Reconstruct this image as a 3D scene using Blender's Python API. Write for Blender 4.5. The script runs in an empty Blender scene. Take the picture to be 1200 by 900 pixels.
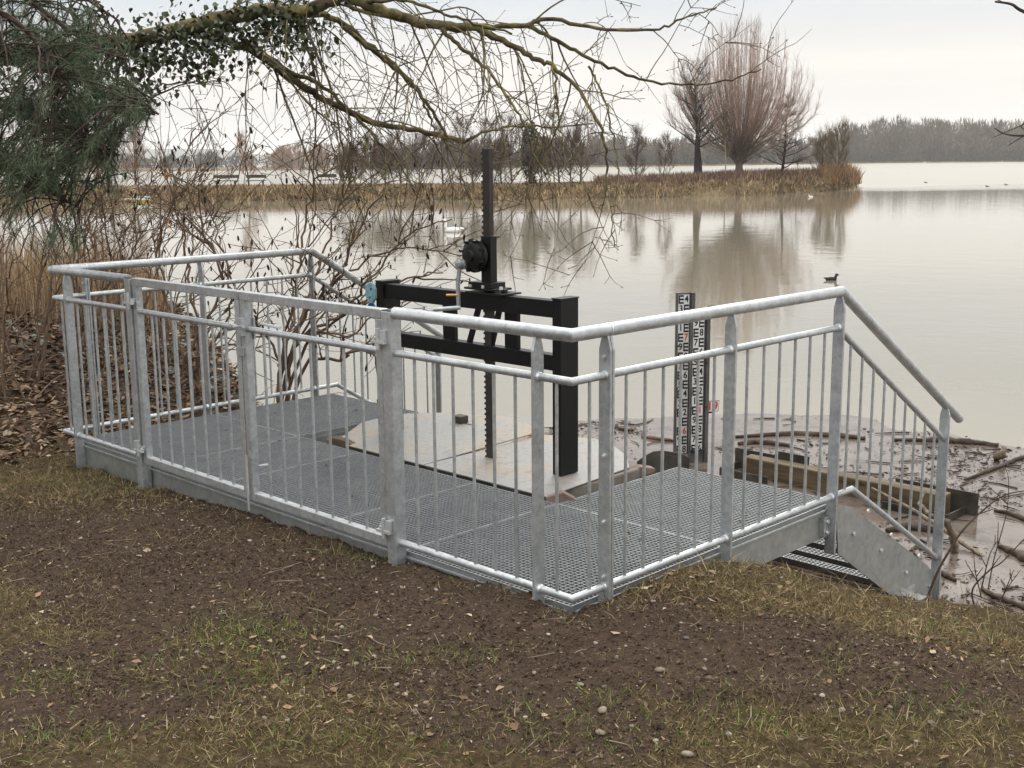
import bpy, math, random
import numpy as np
from mathutils import Vector, Matrix
rng = np.random.default_rng(7)
random.seed(7)
SC = bpy.context.scene
COL = SC.collection
UP = np.array([0, 0, 1.0])
ZW = -1.35                                   # water level (deck top is z = 0.05)

# ------------------------------------------------------------------ camera numbers (solved from the railing's vanishing lines)
F, PITCH, ROLL, YAW = 1395.531, 0.1852, -0.0095, 0.7821
CAM = np.array([-3.1659, -2.8391, 1.7199])
fw = np.array([math.cos(YAW) * math.cos(PITCH), math.sin(YAW) * math.cos(PITCH), -math.sin(PITCH)])
_r = np.cross(fw, UP); _r /= np.linalg.norm(_r); _u = np.cross(_r, fw)
cr = math.cos(ROLL) * _r + math.sin(ROLL) * _u
cu = -math.sin(ROLL) * _r + math.cos(ROLL) * _u
def ray(x, y): return fw + cr * ((x - 600) / F) + cu * ((450 - y) / F)
def at(x, y, d): return CAM + ray(x, y) * d
def onz(x, y, z):
    d = ray(x, y); return CAM + d * ((z - CAM[2]) / d[2])
def onx(x, y, X):
    d = ray(x, y); return CAM + d * ((X - CAM[0]) / d[0])
def project(P):
    d = np.asarray(P) - CAM; z = d @ fw
    z = np.where(np.abs(z) < 1e-6, 1e-6, z)
    return 600 + F * (d @ cr) / z, 450 - F * (d @ cu) / z, z

# ------------------------------------------------------------------ numpy noise
def _hash(ix, iy, seed):
    h = (ix.astype(np.int64) * 374761393 + iy.astype(np.int64) * 668265263 + seed * 2147483647) & 0xFFFFFFFF
    h = ((h ^ (h >> 13)) * 1274126177) & 0xFFFFFFFF
    return ((h ^ (h >> 16)) & 0xFFFF) / 65535.0
def vnoise(x, y, seed=0):
    ix, iy = np.floor(x), np.floor(y); fx, fy = x - ix, y - iy
    fx = fx * fx * (3 - 2 * fx); fy = fy * fy * (3 - 2 * fy)
    a, b = _hash(ix, iy, seed), _hash(ix + 1, iy, seed)
    c, d = _hash(ix, iy + 1, seed), _hash(ix + 1, iy + 1, seed)
    return (a * (1 - fx) + b * fx) * (1 - fy) + (c * (1 - fx) + d * fx) * fy
def fbm(x, y, oct=4, seed=0, gain=0.5):
    s, a, t = 0, 1.0, 0
    for i in range(oct):
        s = s + a * (vnoise(x * 2 ** i + 13.7 * i, y * 2 ** i - 7.1 * i, seed + i) - 0.5); t += a; a *= gain
    return s / t
def sstep(a, b, x):
    t = np.clip((x - a) / (b - a), 0, 1); return t * t * (3 - 2 * t)

# ------------------------------------------------------------------ materials
def new_mat(name):
    m = bpy.data.materials.new(name); m.use_nodes = True
    nt = m.node_tree; b = nt.nodes['Principled BSDF']
    return m, nt, b
def L(nt, a, b): nt.links.new(a, b)
def node(nt, t, **kw):
    n = nt.nodes.new(t)
    for k, v in kw.items(): setattr(n, k, v)
    return n
def ramp(nt, fac, stops):
    n = node(nt, 'ShaderNodeValToRGB'); e = n.color_ramp.elements
    while len(e) < len(stops): e.new(0.5)
    for el, (p, c) in zip(e, stops):
        el.position = p; el.color = (*c, 1) if len(c) == 3 else c
    L(nt, fac, n.inputs['Fac']); return n.outputs['Color']
def noise(nt, scale, detail=4, rough=0.55, vec=None, coord='Object', stretch=None):
    if vec is None:
        vec = node(nt, 'ShaderNodeTexCoord').outputs[coord]
    if stretch:
        mp = node(nt, 'ShaderNodeMapping'); mp.inputs['Scale'].default_value = stretch
        L(nt, vec, mp.inputs['Vector']); vec = mp.outputs['Vector']
    n = node(nt, 'ShaderNodeTexNoise'); n.inputs['Scale'].default_value = scale
    n.inputs['Detail'].default_value = detail; n.inputs['Roughness'].default_value = rough
    L(nt, vec, n.inputs['Vector']); return n.outputs['Fac']
def bump(nt, b, h, strength, dist=0.01):
    n = node(nt, 'ShaderNodeBump'); n.inputs['Strength'].default_value = strength; n.inputs['Distance'].default_value = dist
    L(nt, h, n.inputs['Height']); L(nt, n.outputs['Normal'], b.inputs['Normal'])
def mix(nt, fac, a, c, mode='MIX'):
    n = node(nt, 'ShaderNodeMix', data_type='RGBA', blend_type=mode)
    if hasattr(fac, 'is_linked'): L(nt, fac, n.inputs[0])
    else: n.inputs[0].default_value = fac
    for s, v in ((6, a), (7, c)):
        if hasattr(v, 'is_linked'): L(nt, v, n.inputs[s])
        else: n.inputs[s].default_value = (*v, 1)
    return n.outputs[2]
def simple(name, c1, c2, scale=8, rough=0.8, metal=0.0, bmp=0.0, bdist=0.01, stretch=None, spec=0.3, detail=5):
    m, nt, b = new_mat(name)
    f = noise(nt, scale, detail, stretch=stretch)
    L(nt, ramp(nt, f, [(0.32, c1), (0.68, c2)]), b.inputs['Base Color'])
    b.inputs['Roughness'].default_value = rough; b.inputs['Metallic'].default_value = metal
    b.inputs['Specular IOR Level'].default_value = spec
    if bmp: bump(nt, b, f, bmp, bdist)
    return m
def attr_mat(name, rough=0.8, spec=0.25, var=0.25, scale=30, trans=0.0):
    m, nt, b = new_mat(name)
    a = node(nt, 'ShaderNodeAttribute'); a.attribute_name = 'Col'
    f = noise(nt, scale, 3)
    g = ramp(nt, f, [(0.3, (1 - var,) * 3), (0.7, (1 + var * 0.6,) * 3)])
    L(nt, mix(nt, 1.0, a.outputs['Color'], g, 'MULTIPLY'), b.inputs['Base Color'])
    b.inputs['Roughness'].default_value = rough; b.inputs['Specular IOR Level'].default_value = spec
    if trans:
        b.inputs['Subsurface Weight'].default_value = 0
    return m

def galv(name, lo=0.42, hi=0.66, rough=(0.30, 0.50), scale=26, warm=0.0):
    m, nt, b = new_mat(name)
    tc = node(nt, 'ShaderNodeTexCoord').outputs['Object']
    v = node(nt, 'ShaderNodeTexVoronoi'); v.inputs['Scale'].default_value = scale * 2.2; L(nt, tc, v.inputs['Vector'])
    sep = node(nt, 'ShaderNodeSeparateColor'); L(nt, v.outputs['Color'], sep.inputs['Color'])
    n1 = noise(nt, 9, 8, 0.72, vec=tc); n2 = noise(nt, 60, 3, vec=tc)
    mx = node(nt, 'ShaderNodeMath', operation='MULTIPLY_ADD'); L(nt, sep.outputs[0], mx.inputs[0]); mx.inputs[1].default_value = 0.22; L(nt, n1, mx.inputs[2])
    c = ramp(nt, mx.outputs[0], [(0.35, (lo * .97, lo * 1.01, lo * (1.02 - warm))), (0.8, (hi * .98, hi * 1.01, hi * (1.01 - warm)))])
    L(nt, c, b.inputs['Base Color'])
    r = node(nt, 'ShaderNodeMapRange'); L(nt, n2, r.inputs[0]); r.inputs[3].default_value = rough[0]; r.inputs[4].default_value = rough[1]
    L(nt, r.outputs[0], b.inputs['Roughness'])
    b.inputs['Metallic'].default_value = 0.62
    bump(nt, b, n2, 0.05, 0.002)
    return m

M = {}
M['galv'] = galv('galvanised_steel', 0.33, 0.56)
M['grate'] = galv('grating_steel', 0.27, 0.38, (0.4, 0.6))
M['beam'] = galv('galvanised_channel', 0.30, 0.44, (0.35, 0.5), 14, 0.05)
M['bolt'] = galv('zinc_bolt', 0.6, 0.8, (0.25, 0.35), 40)
M['black'] = simple('black_paint', (0.004, 0.004, 0.0042), (0.008, 0.008, 0.008), 9, 0.4, spec=0.25)
M['gear'] = simple('black_gear_housing', (0.004, 0.004, 0.004), (0.009, 0.009, 0.009), 20, 0.35, spec=0.3)
M['rack'] = simple('greased_rack_steel', (0.012, 0.009, 0.008), (0.035, 0.024, 0.018), 14, 0.5, spec=0.5)
M['brass'] = simple('brass', (0.45, 0.24, 0.08), (0.6, 0.34, 0.12), 30, 0.35, 0.8)
M['blue'] = simple('blue_tag', (0.015, 0.05, 0.16), (0.03, 0.08, 0.22), 30, 0.35)
M['paleblue'] = simple('pale_blue_tag', (0.13, 0.28, 0.33), (0.28, 0.45, 0.5), 40, 0.35)
M['timber'] = simple('wet_timber', (0.045, 0.031, 0.017), (0.145, 0.105, 0.055), 5, 0.75, bmp=0.5, bdist=0.01, stretch=(3, 0.5, 3))
M['plank'] = simple('reddish_plank', (0.10, 0.065, 0.05), (0.24, 0.17, 0.14), 7, 0.8, bmp=0.3)
M['darksteel'] = simple('mud_stained_steel', (0.02, 0.018, 0.014), (0.075, 0.065, 0.05), 6, 0.6, bmp=0.3)
M['concrete'] = simple('wet_concrete', (0.10, 0.085, 0.065), (0.26, 0.23, 0.19), 4, 0.85, bmp=0.5)
M['driftwood'] = simple('driftwood_bark', (0.07, 0.05, 0.032), (0.24, 0.185, 0.125), 9, 0.8, bmp=0.6, stretch=(2, 2, 0.6))
M['driftdark'] = simple('wet_dark_wood', (0.022, 0.015, 0.01), (0.075, 0.05, 0.032), 9, 0.7, bmp=0.6)
M['twig'] = simple('twig_bark', (0.028, 0.018, 0.013), (0.07, 0.046, 0.032), 12, 0.8)
M['shrub'] = simple('shrub_bark', (0.085, 0.055, 0.036), (0.22, 0.15, 0.095), 6, 0.8)
M['cone'] = simple('dark_catkin', (0.012, 0.006, 0.005), (0.04, 0.018, 0.014), 30, 0.8)
M['attr'] = attr_mat('organic_scatter')
M['soilclod'] = attr_mat('soil_clod', 0.95, 0.1)
M['stone'] = attr_mat('pebble', 0.75, 0.3, 0.2, 60)
M['ivy'] = attr_mat('ivy_leaf', 0.4, 0.5, 0.25, 20)
M['faraway'] = attr_mat('far_foliage', 0.9, 0.1, 0.15, 0.3)
M['hill'] = simple('far_hill', (0.045, 0.06, 0.05), (0.08, 0.09, 0.075), 0.01, 0.95)
M['white'] = simple('white_enamel', (0.62, 0.61, 0.58), (0.74, 0.73, 0.70), 12, 0.35)
M['mark'] = simple('black_enamel', (0.01, 0.01, 0.012), (0.02, 0.02, 0.022), 20, 0.4)
M['red'] = simple('red_enamel', (0.5, 0.02, 0.02), (0.6, 0.04, 0.03), 20, 0.4)
M['gaugeframe'] = simple('gauge_steel', (0.05, 0.05, 0.048), (0.12, 0.115, 0.11), 6, 0.55)
M['duckdark'] = simple('dark_plumage', (0.012, 0.011, 0.012), (0.03, 0.026, 0.024), 20, 0.7)
M['swan'] = simple('white_plumage', (0.7, 0.69, 0.66), (0.82, 0.81, 0.79), 10, 0.7)
M['beak'] = simple('beak', (0.35, 0.10, 0.02), (0.45, 0.14, 0.03), 10, 0.5)
M['yellow'] = simple('yellow_hull', (0.55, 0.47, 0.16), (0.66, 0.58, 0.26), 2, 0.4)
M['cream'] = simple('cream_deck', (0.55, 0.55, 0.48), (0.66, 0.66, 0.6), 2, 0.5)
M['orange'] = simple('orange_panel', (0.75, 0.25, 0.02), (0.8, 0.32, 0.03), 2, 0.5)

# bark with yellow-green lichen
m, nt, b = new_mat('lichen_bark')
f1 = noise(nt, 9, 5); f2 = noise(nt, 7, 6, 0.75)
c = ramp(nt, f1, [(0.3, (0.03, 0.023, 0.014)), (0.7, (0.14, 0.115, 0.06))])
lm = ramp(nt, f2, [(0.5, (0, 0, 0)), (0.68, (.8, .8, .8))])
L(nt, mix(nt, lm, c, (0.30, 0.255, 0.085)), b.inputs['Base Color'])
b.inputs['Roughness'].default_value = 0.9; b.inputs['Specular IOR Level'].default_value = 0.2
bump(nt, b, f1, 0.6, 0.02); M['bark'] = m

# soil with thatch, driven by a baked zone attribute (bare soil / thatch / litter)
m, nt, b = new_mat('soil_and_thatch')
a = node(nt, 'ShaderNodeAttribute'); a.attribute_name = 'Zone'
sep = node(nt, 'ShaderNodeSeparateColor'); L(nt, a.outputs['Color'], sep.inputs['Color'])
n1 = noise(nt, 2.2, 8, 0.65); n2 = noise(nt, 30, 9, 0.78); n3 = noise(nt, 150, 5, 0.7)
soil = ramp(nt, n2, [(0.3, (0.027, 0.0178, 0.0115)), (0.5, (0.074, 0.050, 0.033)), (0.75, (0.15, 0.106, 0.073))])
soil = mix(nt, ramp(nt, n1, [(0.35, (0, 0, 0)), (0.7, (0.55,) * 3)]), soil, (0.07, 0.046, 0.033))
thatch = ramp(nt, n2, [(0.3, (0.030, 0.020, 0.010)), (0.5, (0.075, 0.052, 0.026)), (0.72, (0.19, 0.14, 0.075))])
nz = node(nt, 'ShaderNodeMath', operation='MULTIPLY_ADD'); L(nt, n2, nz.inputs[0]); nz.inputs[1].default_value = 1.4; L(nt, sep.outputs[1], nz.inputs[2])
fac = ramp(nt, nz.outputs[0], [(0.85, (0, 0, 0)), (1.4, (1, 1, 1))])
cc = mix(nt, fac, soil, thatch)
mud = ramp(nt, n2, [(0.3, (0.045, 0.03, 0.02)), (0.7, (0.13, 0.09, 0.06))])
cc = mix(nt, sep.outputs[2], cc, mud)
L(nt, cc, b.inputs['Base Color']); b.inputs['Roughness'].default_value = 0.95; b.inputs['Specular IOR Level'].default_value = 0.12
h = node(nt, 'ShaderNodeMath', operation='MULTIPLY_ADD'); L(nt, n3, h.inputs[0]); h.inputs[1].default_value = 0.5; L(nt, n2, h.inputs[2])
bump(nt, b, h.outputs[0], 0.9, 0.02); M['ground'] = m

# muddy lake water
m, nt, b = new_mat('lake_water')
tc = node(nt, 'ShaderNodeTexCoord').outputs['Object']
n0 = noise(nt, 0.02, 3, vec=tc)
L(nt, ramp(nt, n0, [(0.3, (0.20, 0.178, 0.128)), (0.7, (0.24, 0.213, 0.158))]), b.inputs['Base Color'])
geo = node(nt, 'ShaderNodeVectorMath', operation='DOT_PRODUCT'); L(nt, tc, geo.inputs[0]); geo.inputs[1].default_value = (float(fw[0]), float(fw[1]), 0)
rz = noise(nt, 0.012, 3, vec=tc, stretch=(1, -1, 1)); ma = node(nt, 'ShaderNodeMath', operation='MULTIPLY_ADD'); L(nt, rz, ma.inputs[0]); ma.inputs[1].default_value = 60; L(nt, geo.outputs['Value'], ma.inputs[2])
mr = node(nt, 'ShaderNodeMapRange'); L(nt, ma.outputs[0], mr.inputs[0]); mr.inputs[1].default_value = 142; mr.inputs[2].default_value = 158; mr.inputs[3].default_value = 0.035; mr.inputs[4].default_value = 0.32; mr.clamp = True
L(nt, mr.outputs[0], b.inputs['Roughness']); b.inputs['IOR'].default_value = 1.33; b.inputs['Specular IOR Level'].default_value = 0.5
w1 = noise(nt, 0.9, 3, vec=tc, stretch=(1.0, 1.0, 1)); w2 = noise(nt, 5, 2, vec=tc)
ww = node(nt, 'ShaderNodeMath', operation='MULTIPLY_ADD'); L(nt, w2, ww.inputs[0]); ww.inputs[1].default_value = 0.25; L(nt, w1, ww.inputs[2])
bump(nt, b, ww.outputs[0], 0.05, 0.12); M['water'] = m

m, nt, b = new_mat('floating_silt')
tc = node(nt, 'ShaderNodeTexCoord').outputs['Object']
n0 = noise(nt, 3.2, 9, 0.74, vec=tc); n1 = noise(nt, 0.6, 4, vec=tc)
c = ramp(nt, n0, [(0.36, (0.060, 0.043, 0.031)), (0.48, (0.125, 0.098, 0.079)), (0.75, (0.18, 0.148, 0.123))])
L(nt, c, b.inputs['Base Color'])
L(nt, ramp(nt, n1, [(0.42, (0.05,) * 3), (0.62, (0.22,) * 3)]), b.inputs['Roughness'])
b.inputs['IOR'].default_value = 1.33; bump(nt, b, n0, 0.15, 0.01); M['silt'] = m

# chequer plate with tan dried silt and black edge grime
m, nt, b = new_mat('chequer_plate')
tc = node(nt, 'ShaderNodeTexCoord').outputs['Object']
rot = node(nt, 'ShaderNodeMapping'); rot.inputs['Rotation'].default_value = (0, 0, math.radians(45)); rot.inputs['Scale'].default_value = (28, 28, 28); L(nt, tc, rot.inputs['Vector'])
ck = node(nt, 'ShaderNodeTexChecker'); ck.inputs['Scale'].default_value = 1.0; L(nt, rot.outputs[0], ck.inputs['Vector'])
n0 = noise(nt, 2.6, 5, 0.6, vec=tc); n1 = noise(nt, 14, 6, 0.7, vec=tc)
base = ramp(nt, n1, [(0.3, (0.20, 0.195, 0.18)), (0.7, (0.34, 0.335, 0.32))])
base = mix(nt, ramp(nt, n0, [(0.5, (0, 0, 0)), (0.72, (0.8,) * 3)]), base, (0.34, 0.25, 0.145))
base = mix(nt, ramp(nt, n1, [(0.5, (0, 0, 0)), (0.72, (0.8,) * 3)]), base, (0.1, 0.085, 0.065))
L(nt, base, b.inputs['Base Color']); b.inputs['Metallic'].default_value = 0.25; b.inputs['Roughness'].default_value = 0.5
bump(nt, b, ck.outputs['Fac'], 0.8, 0.004); M['chequer'] = m

# peninsula ground
m, nt, b = new_mat('winter_bank')
n0 = noise(nt, 0.35, 6, 0.7); n1 = noise(nt, 0.12, 3)
c = ramp(nt, n0, [(0.3, (0.06, 0.04, 0.026)), (0.5, (0.14, 0.095, 0.055)), (0.72, (0.23, 0.17, 0.095))])
c = mix(nt, ramp(nt, n1, [(0.5, (0, 0, 0)), (0.65, (0.35,) * 3)]), c, (0.16, 0.15, 0.065))
L(nt, c, b.inputs['Base Color']); b.inputs['Roughness'].default_value = 0.95; b.inputs['Specular IOR Level'].default_value = 0.1
bump(nt, b, n0, 0.8, 0.3); M['bank'] = m

# ------------------------------------------------------------------ mesh helpers
class MB:
    def __init__(s): s.v, s.f, s.n = [], [], 0
    def add(s, V, Fc):
        V = np.asarray(V, float); s.v.append(V)
        for q in Fc: s.f.append(tuple(int(i) + s.n for i in q))
        s.n += len(V)
    def box(s, lo, hi):
        x0, y0, z0 = lo; x1, y1, z1 = hi
        s.add([(x0, y0, z0), (x1, y0, z0), (x1, y1, z0), (x0, y1, z0), (x0, y0, z1), (x1, y0, z1), (x1, y1, z1), (x0, y1, z1)],
              [(3, 2, 1, 0), (4, 5, 6, 7), (0, 1, 5, 4), (1, 2, 6, 5), (2, 3, 7, 6), (3, 0, 4, 7)])
    def bar(s, a, b, w, h, side=None):          # box along a-b, w across (side), h the other way
        a, b = np.asarray(a, float), np.asarray(b, float); t = b - a; t /= np.linalg.norm(t)
        side = np.cross(t, UP) if side is None else np.asarray(side, float)
        side = side - t * (side @ t); side /= np.linalg.norm(side); n = np.cross(side, t)
        q = [(-w, -h), (w, -h), (w, h), (-w, h)]
        V = [p + side * i / 2 + n * j / 2 for p in (a, b) for i, j in q]
        s.add(V, [(3, 2, 1, 0), (4, 5, 6, 7), (0, 1, 5, 4), (1, 2, 6, 5), (2, 3, 7, 6), (3, 0, 4, 7)])
    def prism(s, poly, depth):                  # poly: Nx3 planar, extruded by vector depth
        P = np.asarray(poly, float); n = len(P); D = np.asarray(depth, float)
        s.add(np.vstack([P, P + D]), [tuple(range(n - 1, -1, -1)), tuple(range(n, 2 * n))] + [(i, (i + 1) % n, n + (i + 1) % n, n + i) for i in range(n)])
    def tube(s, pts, r, sides=8, caps=True):
        V, Fc = tube_arrays(pts, r, sides, caps); s.add(V, Fc)
    def build(s, name, mt, parent=None, bevel=0, smooth=False, auto=False):
        me = bpy.data.meshes.new(name)
        V = np.vstack(s.v) if s.v else np.zeros((0, 3))
        me.from_pydata(V.tolist(), [], s.f); me.update()
        if isinstance(mt, str): mt = M[mt]
        me.materials.append(mt)
        if smooth: me.polygons.foreach_set('use_smooth', [True] * len(me.polygons))
        o = bpy.data.objects.new(name, me); COL.objects.link(o)
        if auto: me.set_sharp_from_angle(angle=math.radians(40))
        if bevel:
            md = o.modifiers.new('bevel', 'BEVEL'); md.width = bevel; md.segments = 2; md.limit_method = 'ANGLE'
        if parent is not None:
            o.parent = parent; o.matrix_parent_inverse = parent.matrix_world.inverted() if False else Matrix.Translation(-Vector(parent.location))
        return o
def tube_arrays(pts, r, sides, caps=True):
    P = np.asarray(pts, float); n = len(P)
    R = np.full(n, r, float) if np.isscalar(r) else np.asarray(r, float)
    T = np.empty_like(P); T[1:-1] = P[2:] - P[:-2]; T[0] = P[1] - P[0]; T[-1] = P[-1] - P[-2]
    T /= np.maximum(np.linalg.norm(T, axis=1, keepdims=True), 1e-9)
    ref = np.array([0.31, 0.47, 0.82]) if abs(T[:, 2]).mean() < 0.8 else np.array([0.9, 0.35, 0.1])
    A = np.cross(T, ref); A /= np.maximum(np.linalg.norm(A, axis=1, keepdims=True), 1e-9); B = np.cross(T, A)
    an = np.arange(sides) * 2 * math.pi / sides
    O = np.cos(an)[None, :, None] * A[:, None, :] + np.sin(an)[None, :, None] * B[:, None, :]
    if n > 2:                                   # mitre at bends: stretch the ring only within the plane of the bend
        d0 = P[1:-1] - P[:-2]; d0 /= np.maximum(np.linalg.norm(d0, axis=1, keepdims=True), 1e-9)
        d1 = P[2:] - P[1:-1]; d1 /= np.maximum(np.linalg.norm(d1, axis=1, keepdims=True), 1e-9)
        T[1:-1] = d0 + d1; T[1:-1] /= np.maximum(np.linalg.norm(T[1:-1], axis=1, keepdims=True), 1e-9)
        A = np.cross(T, ref); A /= np.maximum(np.linalg.norm(A, axis=1, keepdims=True), 1e-9); B = np.cross(T, A)
        O = np.cos(an)[None, :, None] * A[:, None, :] + np.sin(an)[None, :, None] * B[:, None, :]
        m_ = d0 - d1; ml = np.linalg.norm(m_, axis=1, keepdims=True); m_ = np.where(ml > 1e-4, m_ / np.maximum(ml, 1e-9), 0)
        k = 1 / np.clip((d0 * T[1:-1]).sum(1), .6, 1) - 1
        O[1:-1] += (O[1:-1] @ m_[:, :, None]) * m_[:, None, :] * k[:, None, None]
    V = (P[:, None, :] + R[:, None, None] * O).reshape(-1, 3)
    Fc = []
    for i in range(n - 1):
        for j in range(sides):
            j2 = (j + 1) % sides
            Fc.append((i * sides + j, i * sides + j2, (i + 1) * sides + j2, (i + 1) * sides + j))
    if caps:
        Fc.append(tuple(range(sides - 1, -1, -1))); Fc.append(tuple((n - 1) * sides + j for j in range(sides)))
    return V, Fc
def fast_mesh(name, V, Fa, mt, parent=None, col=None, smooth=False, attr='Col'):
    """V Nx3, Fa MxK uniform faces (numpy)"""
    me = bpy.data.meshes.new(name); V = np.ascontiguousarray(V, np.float32); Fa = np.ascontiguousarray(Fa, np.int32)
    k = Fa.shape[1]; nf = len(Fa)
    me.vertices.add(len(V)); me.vertices.foreach_set('co', V.ravel())
    me.loops.add(nf * k); me.loops.foreach_set('vertex_index', Fa.ravel())
    me.polygons.add(nf); me.polygons.foreach_set('loop_start', np.arange(nf, dtype=np.int32) * k)
    me.update(calc_edges=True); me.validate()
    if smooth: me.polygons.foreach_set('use_smooth', np.ones(nf, bool))
    if col is not None:
        ca = me.color_attributes.new(attr, 'FLOAT_COLOR', 'POINT')
        c4 = np.ones((len(V), 4), np.float32); c4[:, :3] = col; ca.data.foreach_set('color', c4.ravel())
    if isinstance(mt, str): mt = M[mt]
    me.materials.append(mt)
    o = bpy.data.objects.new(name, me); COL.objects.link(o)
    if parent is not None:
        o.parent = parent; o.matrix_parent_inverse = Matrix.Translation(-Vector(parent.location))
    return o
def tubes_mesh(name, lines, sides, mt, parent=None, col=None):
    """lines: list of (pts, radii); one quad mesh, no caps"""
    VV, FF, CC, n = [], [], [], 0
    cache = {}
    for i, (p, r) in enumerate(lines):
        P = np.asarray(p, float); k = len(P)
        if k < 2: continue
        V, _ = tube_arrays(P, r, sides, False) if False else (tube_v(P, r, sides), None)
        if k not in cache:
            a = np.arange(k - 1)[:, None] * sides; j = np.arange(sides)[None, :]; j2 = (j + 1) % sides
            cache[k] = np.stack([a + j, a + j2, a + sides + j2, a + sides + j], -1).reshape(-1, 4)
        VV.append(V); FF.append(cache[k] + n); n += len(V)
        if col is not None: CC.append(np.tile(col[i], (len(V), 1)))
    return fast_mesh(name, np.vstack(VV), np.vstack(FF), mt, parent, np.vstack(CC) if col is not None else None, smooth=True)
def tube_v(P, r, sides):
    n = len(P); R = np.full(n, r, float) if np.isscalar(r) else np.asarray(r, float)
    T = np.empty_like(P); T[1:-1] = P[2:] - P[:-2]; T[0] = P[1] - P[0]; T[-1] = P[-1] - P[-2]
    T /= np.maximum(np.linalg.norm(T, axis=1, keepdims=True), 1e-9)
    ref = np.array([0.31, 0.47, 0.82]) if abs(T[:, 2]).mean() < 0.8 else np.array([0.9, 0.35, 0.1])
    A = np.cross(T, ref); A /= np.maximum(np.linalg.norm(A, axis=1, keepdims=True), 1e-9); B = np.cross(T, A)
    an = np.arange(sides) * 2 * math.pi / sides
    return (P[:, None, :] + R[:, None, None] * (np.cos(an)[None, :, None] * A[:, None, :] + np.sin(an)[None, :, None] * B[:, None, :])).reshape(-1, 3)
def rotmats(az, tilt, spin):
    """Rz(az) @ Ry(tilt) @ Rz(spin)"""
    ca, sa, ct, st, cs, ss = np.cos(az), np.sin(az), np.cos(tilt), np.sin(tilt), np.cos(spin), np.sin(spin)
    z, o = np.zeros_like(ca), np.ones_like(ca)
    A = np.stack([np.stack([ca, -sa, z], -1), np.stack([sa, ca, z], -1), np.stack([z, z, o], -1)], -2)
    B = np.stack([np.stack([ct, z, st], -1), np.stack([z, o, z], -1), np.stack([-st, z, ct], -1)], -2)
    C = np.stack([np.stack([cs, -ss, z], -1), np.stack([ss, cs, z], -1), np.stack([z, z, o], -1)], -2)
    return A @ B @ C
def scatter(name, tv, tf, P, R, S, col, mt, parent=None, smooth=False):
    tv = np.asarray(tv, float); tf = np.asarray(tf); n = len(P); S = np.asarray(S, float)
    if S.ndim == 1: S = S[:, None] * np.ones(3)
    V = np.einsum('nij,nkj->nki', R, tv[None] * S[:, None, :]) + np.asarray(P)[:, None, :]
    FF = tf[None] + (np.arange(n) * len(tv))[:, None, None]
    C = np.repeat(np.asarray(col), len(tv), axis=0)
    return fast_mesh(name, V.reshape(-1, 3), FF.reshape(-1, tf.shape[1]), mt, parent, C, smooth)
def pick(cols, n, jit=0.2):
    cols = np.asarray(cols); c = cols[rng.integers(0, len(cols), n)]
    return np.clip(c * (1 + jit * (rng.random((n, 1)) * 2 - 1)), 0, 1)
BLADE_V = [(-.5, 0, 0), (.5, 0, 0), (.4, .25, .55), (-.4, .25, .55), (0, .75, 1.0)]
BLADE_F = [(0, 1, 2), (0, 2, 3), (3, 2, 4)]
LEAF_V = [(0, 0, 0), (.5, -.3, .12), (1, 0, 0), (.5, .3, .12), (.5, 0, 0), (.85, -.16, .05), (.85, .16, .05)]
LEAF_F = [(0, 1, 4), (0, 4, 3), (4, 1, 5), (4, 5, 2), (4, 2, 6), (4, 6, 3)]
def ico():
    t = (1 + 5 ** .5) / 2
    v = np.array([(-1, t, 0), (1, t, 0), (-1, -t, 0), (1, -t, 0), (0, -1, t), (0, 1, t), (0, -1, -t), (0, 1, -t), (t, 0, -1), (t, 0, 1), (-t, 0, -1), (-t, 0, 1)], float)
    v /= np.linalg.norm(v[0])
    f = np.array([(0, 11, 5), (0, 5, 1), (0, 1, 7), (0, 7, 10), (0, 10, 11), (1, 5, 9), (5, 11, 4), (11, 10, 2), (10, 7, 6), (7, 1, 8), (3, 9, 4), (3, 4, 2), (3, 2, 6), (3, 6, 8), (3, 8, 9), (4, 9, 5), (2, 4, 11), (6, 2, 10), (8, 6, 7), (9, 8, 1)])
    return v, f
ICO_V, ICO_F = ico()
def ico2():
    v = ICO_V.tolist(); f = []; c = {}
    def mid(a, b):
        k = (min(a, b), max(a, b))
        if k not in c:
            m_ = (np.array(v[a]) + np.array(v[b])); m_ /= np.linalg.norm(m_); v.append(m_.tolist()); c[k] = len(v) - 1
        return c[k]
    for a, b_, d in ICO_F:
        x, y, z = mid(a, b_), mid(b_, d), mid(d, a); f += [(a, x, z), (x, b_, y), (z, y, d), (x, y, z)]
    return np.array(v), np.array(f)
ICO2_V, ICO2_F = ico2()

# ------------------------------------------------------------------ object helpers
def tag(o, label, cat, group=None, kind=None):
    o['label'] = label; o['category'] = cat
    if group: o['group'] = group
    if kind: o['kind'] = kind
    return o
def thing(name, label, cat, loc=(0, 0, 0), group=None):
    o = bpy.data.objects.new(name, None); COL.objects.link(o); o.location = tuple(float(x) for x in loc); o.empty_display_size = 0.2
    return tag(o, label, cat, group)
def lathe(mb, prof, seg=16, center=(0, 0, 0), axis='z'):
    an = np.arange(seg) * 2 * math.pi / seg; c = np.asarray(center, float); V = []
    for r, z in prof:
        for a_ in an:
            p = (r * math.cos(a_), r * math.sin(a_), z)
            if axis == 'x': p = (p[2], p[0], p[1])
            if axis == 'y': p = (p[0], p[2], p[1])
            V.append(c + p)
    n = len(prof); Fc = [(i * seg + j, i * seg + (j + 1) % seg, (i + 1) * seg + (j + 1) % seg, (i + 1) * seg + j) for i in range(n - 1) for j in range(seg)]
    Fc += [tuple(range(seg - 1, -1, -1)), tuple((n - 1) * seg + j for j in range(seg))]
    mb.add(V, Fc)
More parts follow.
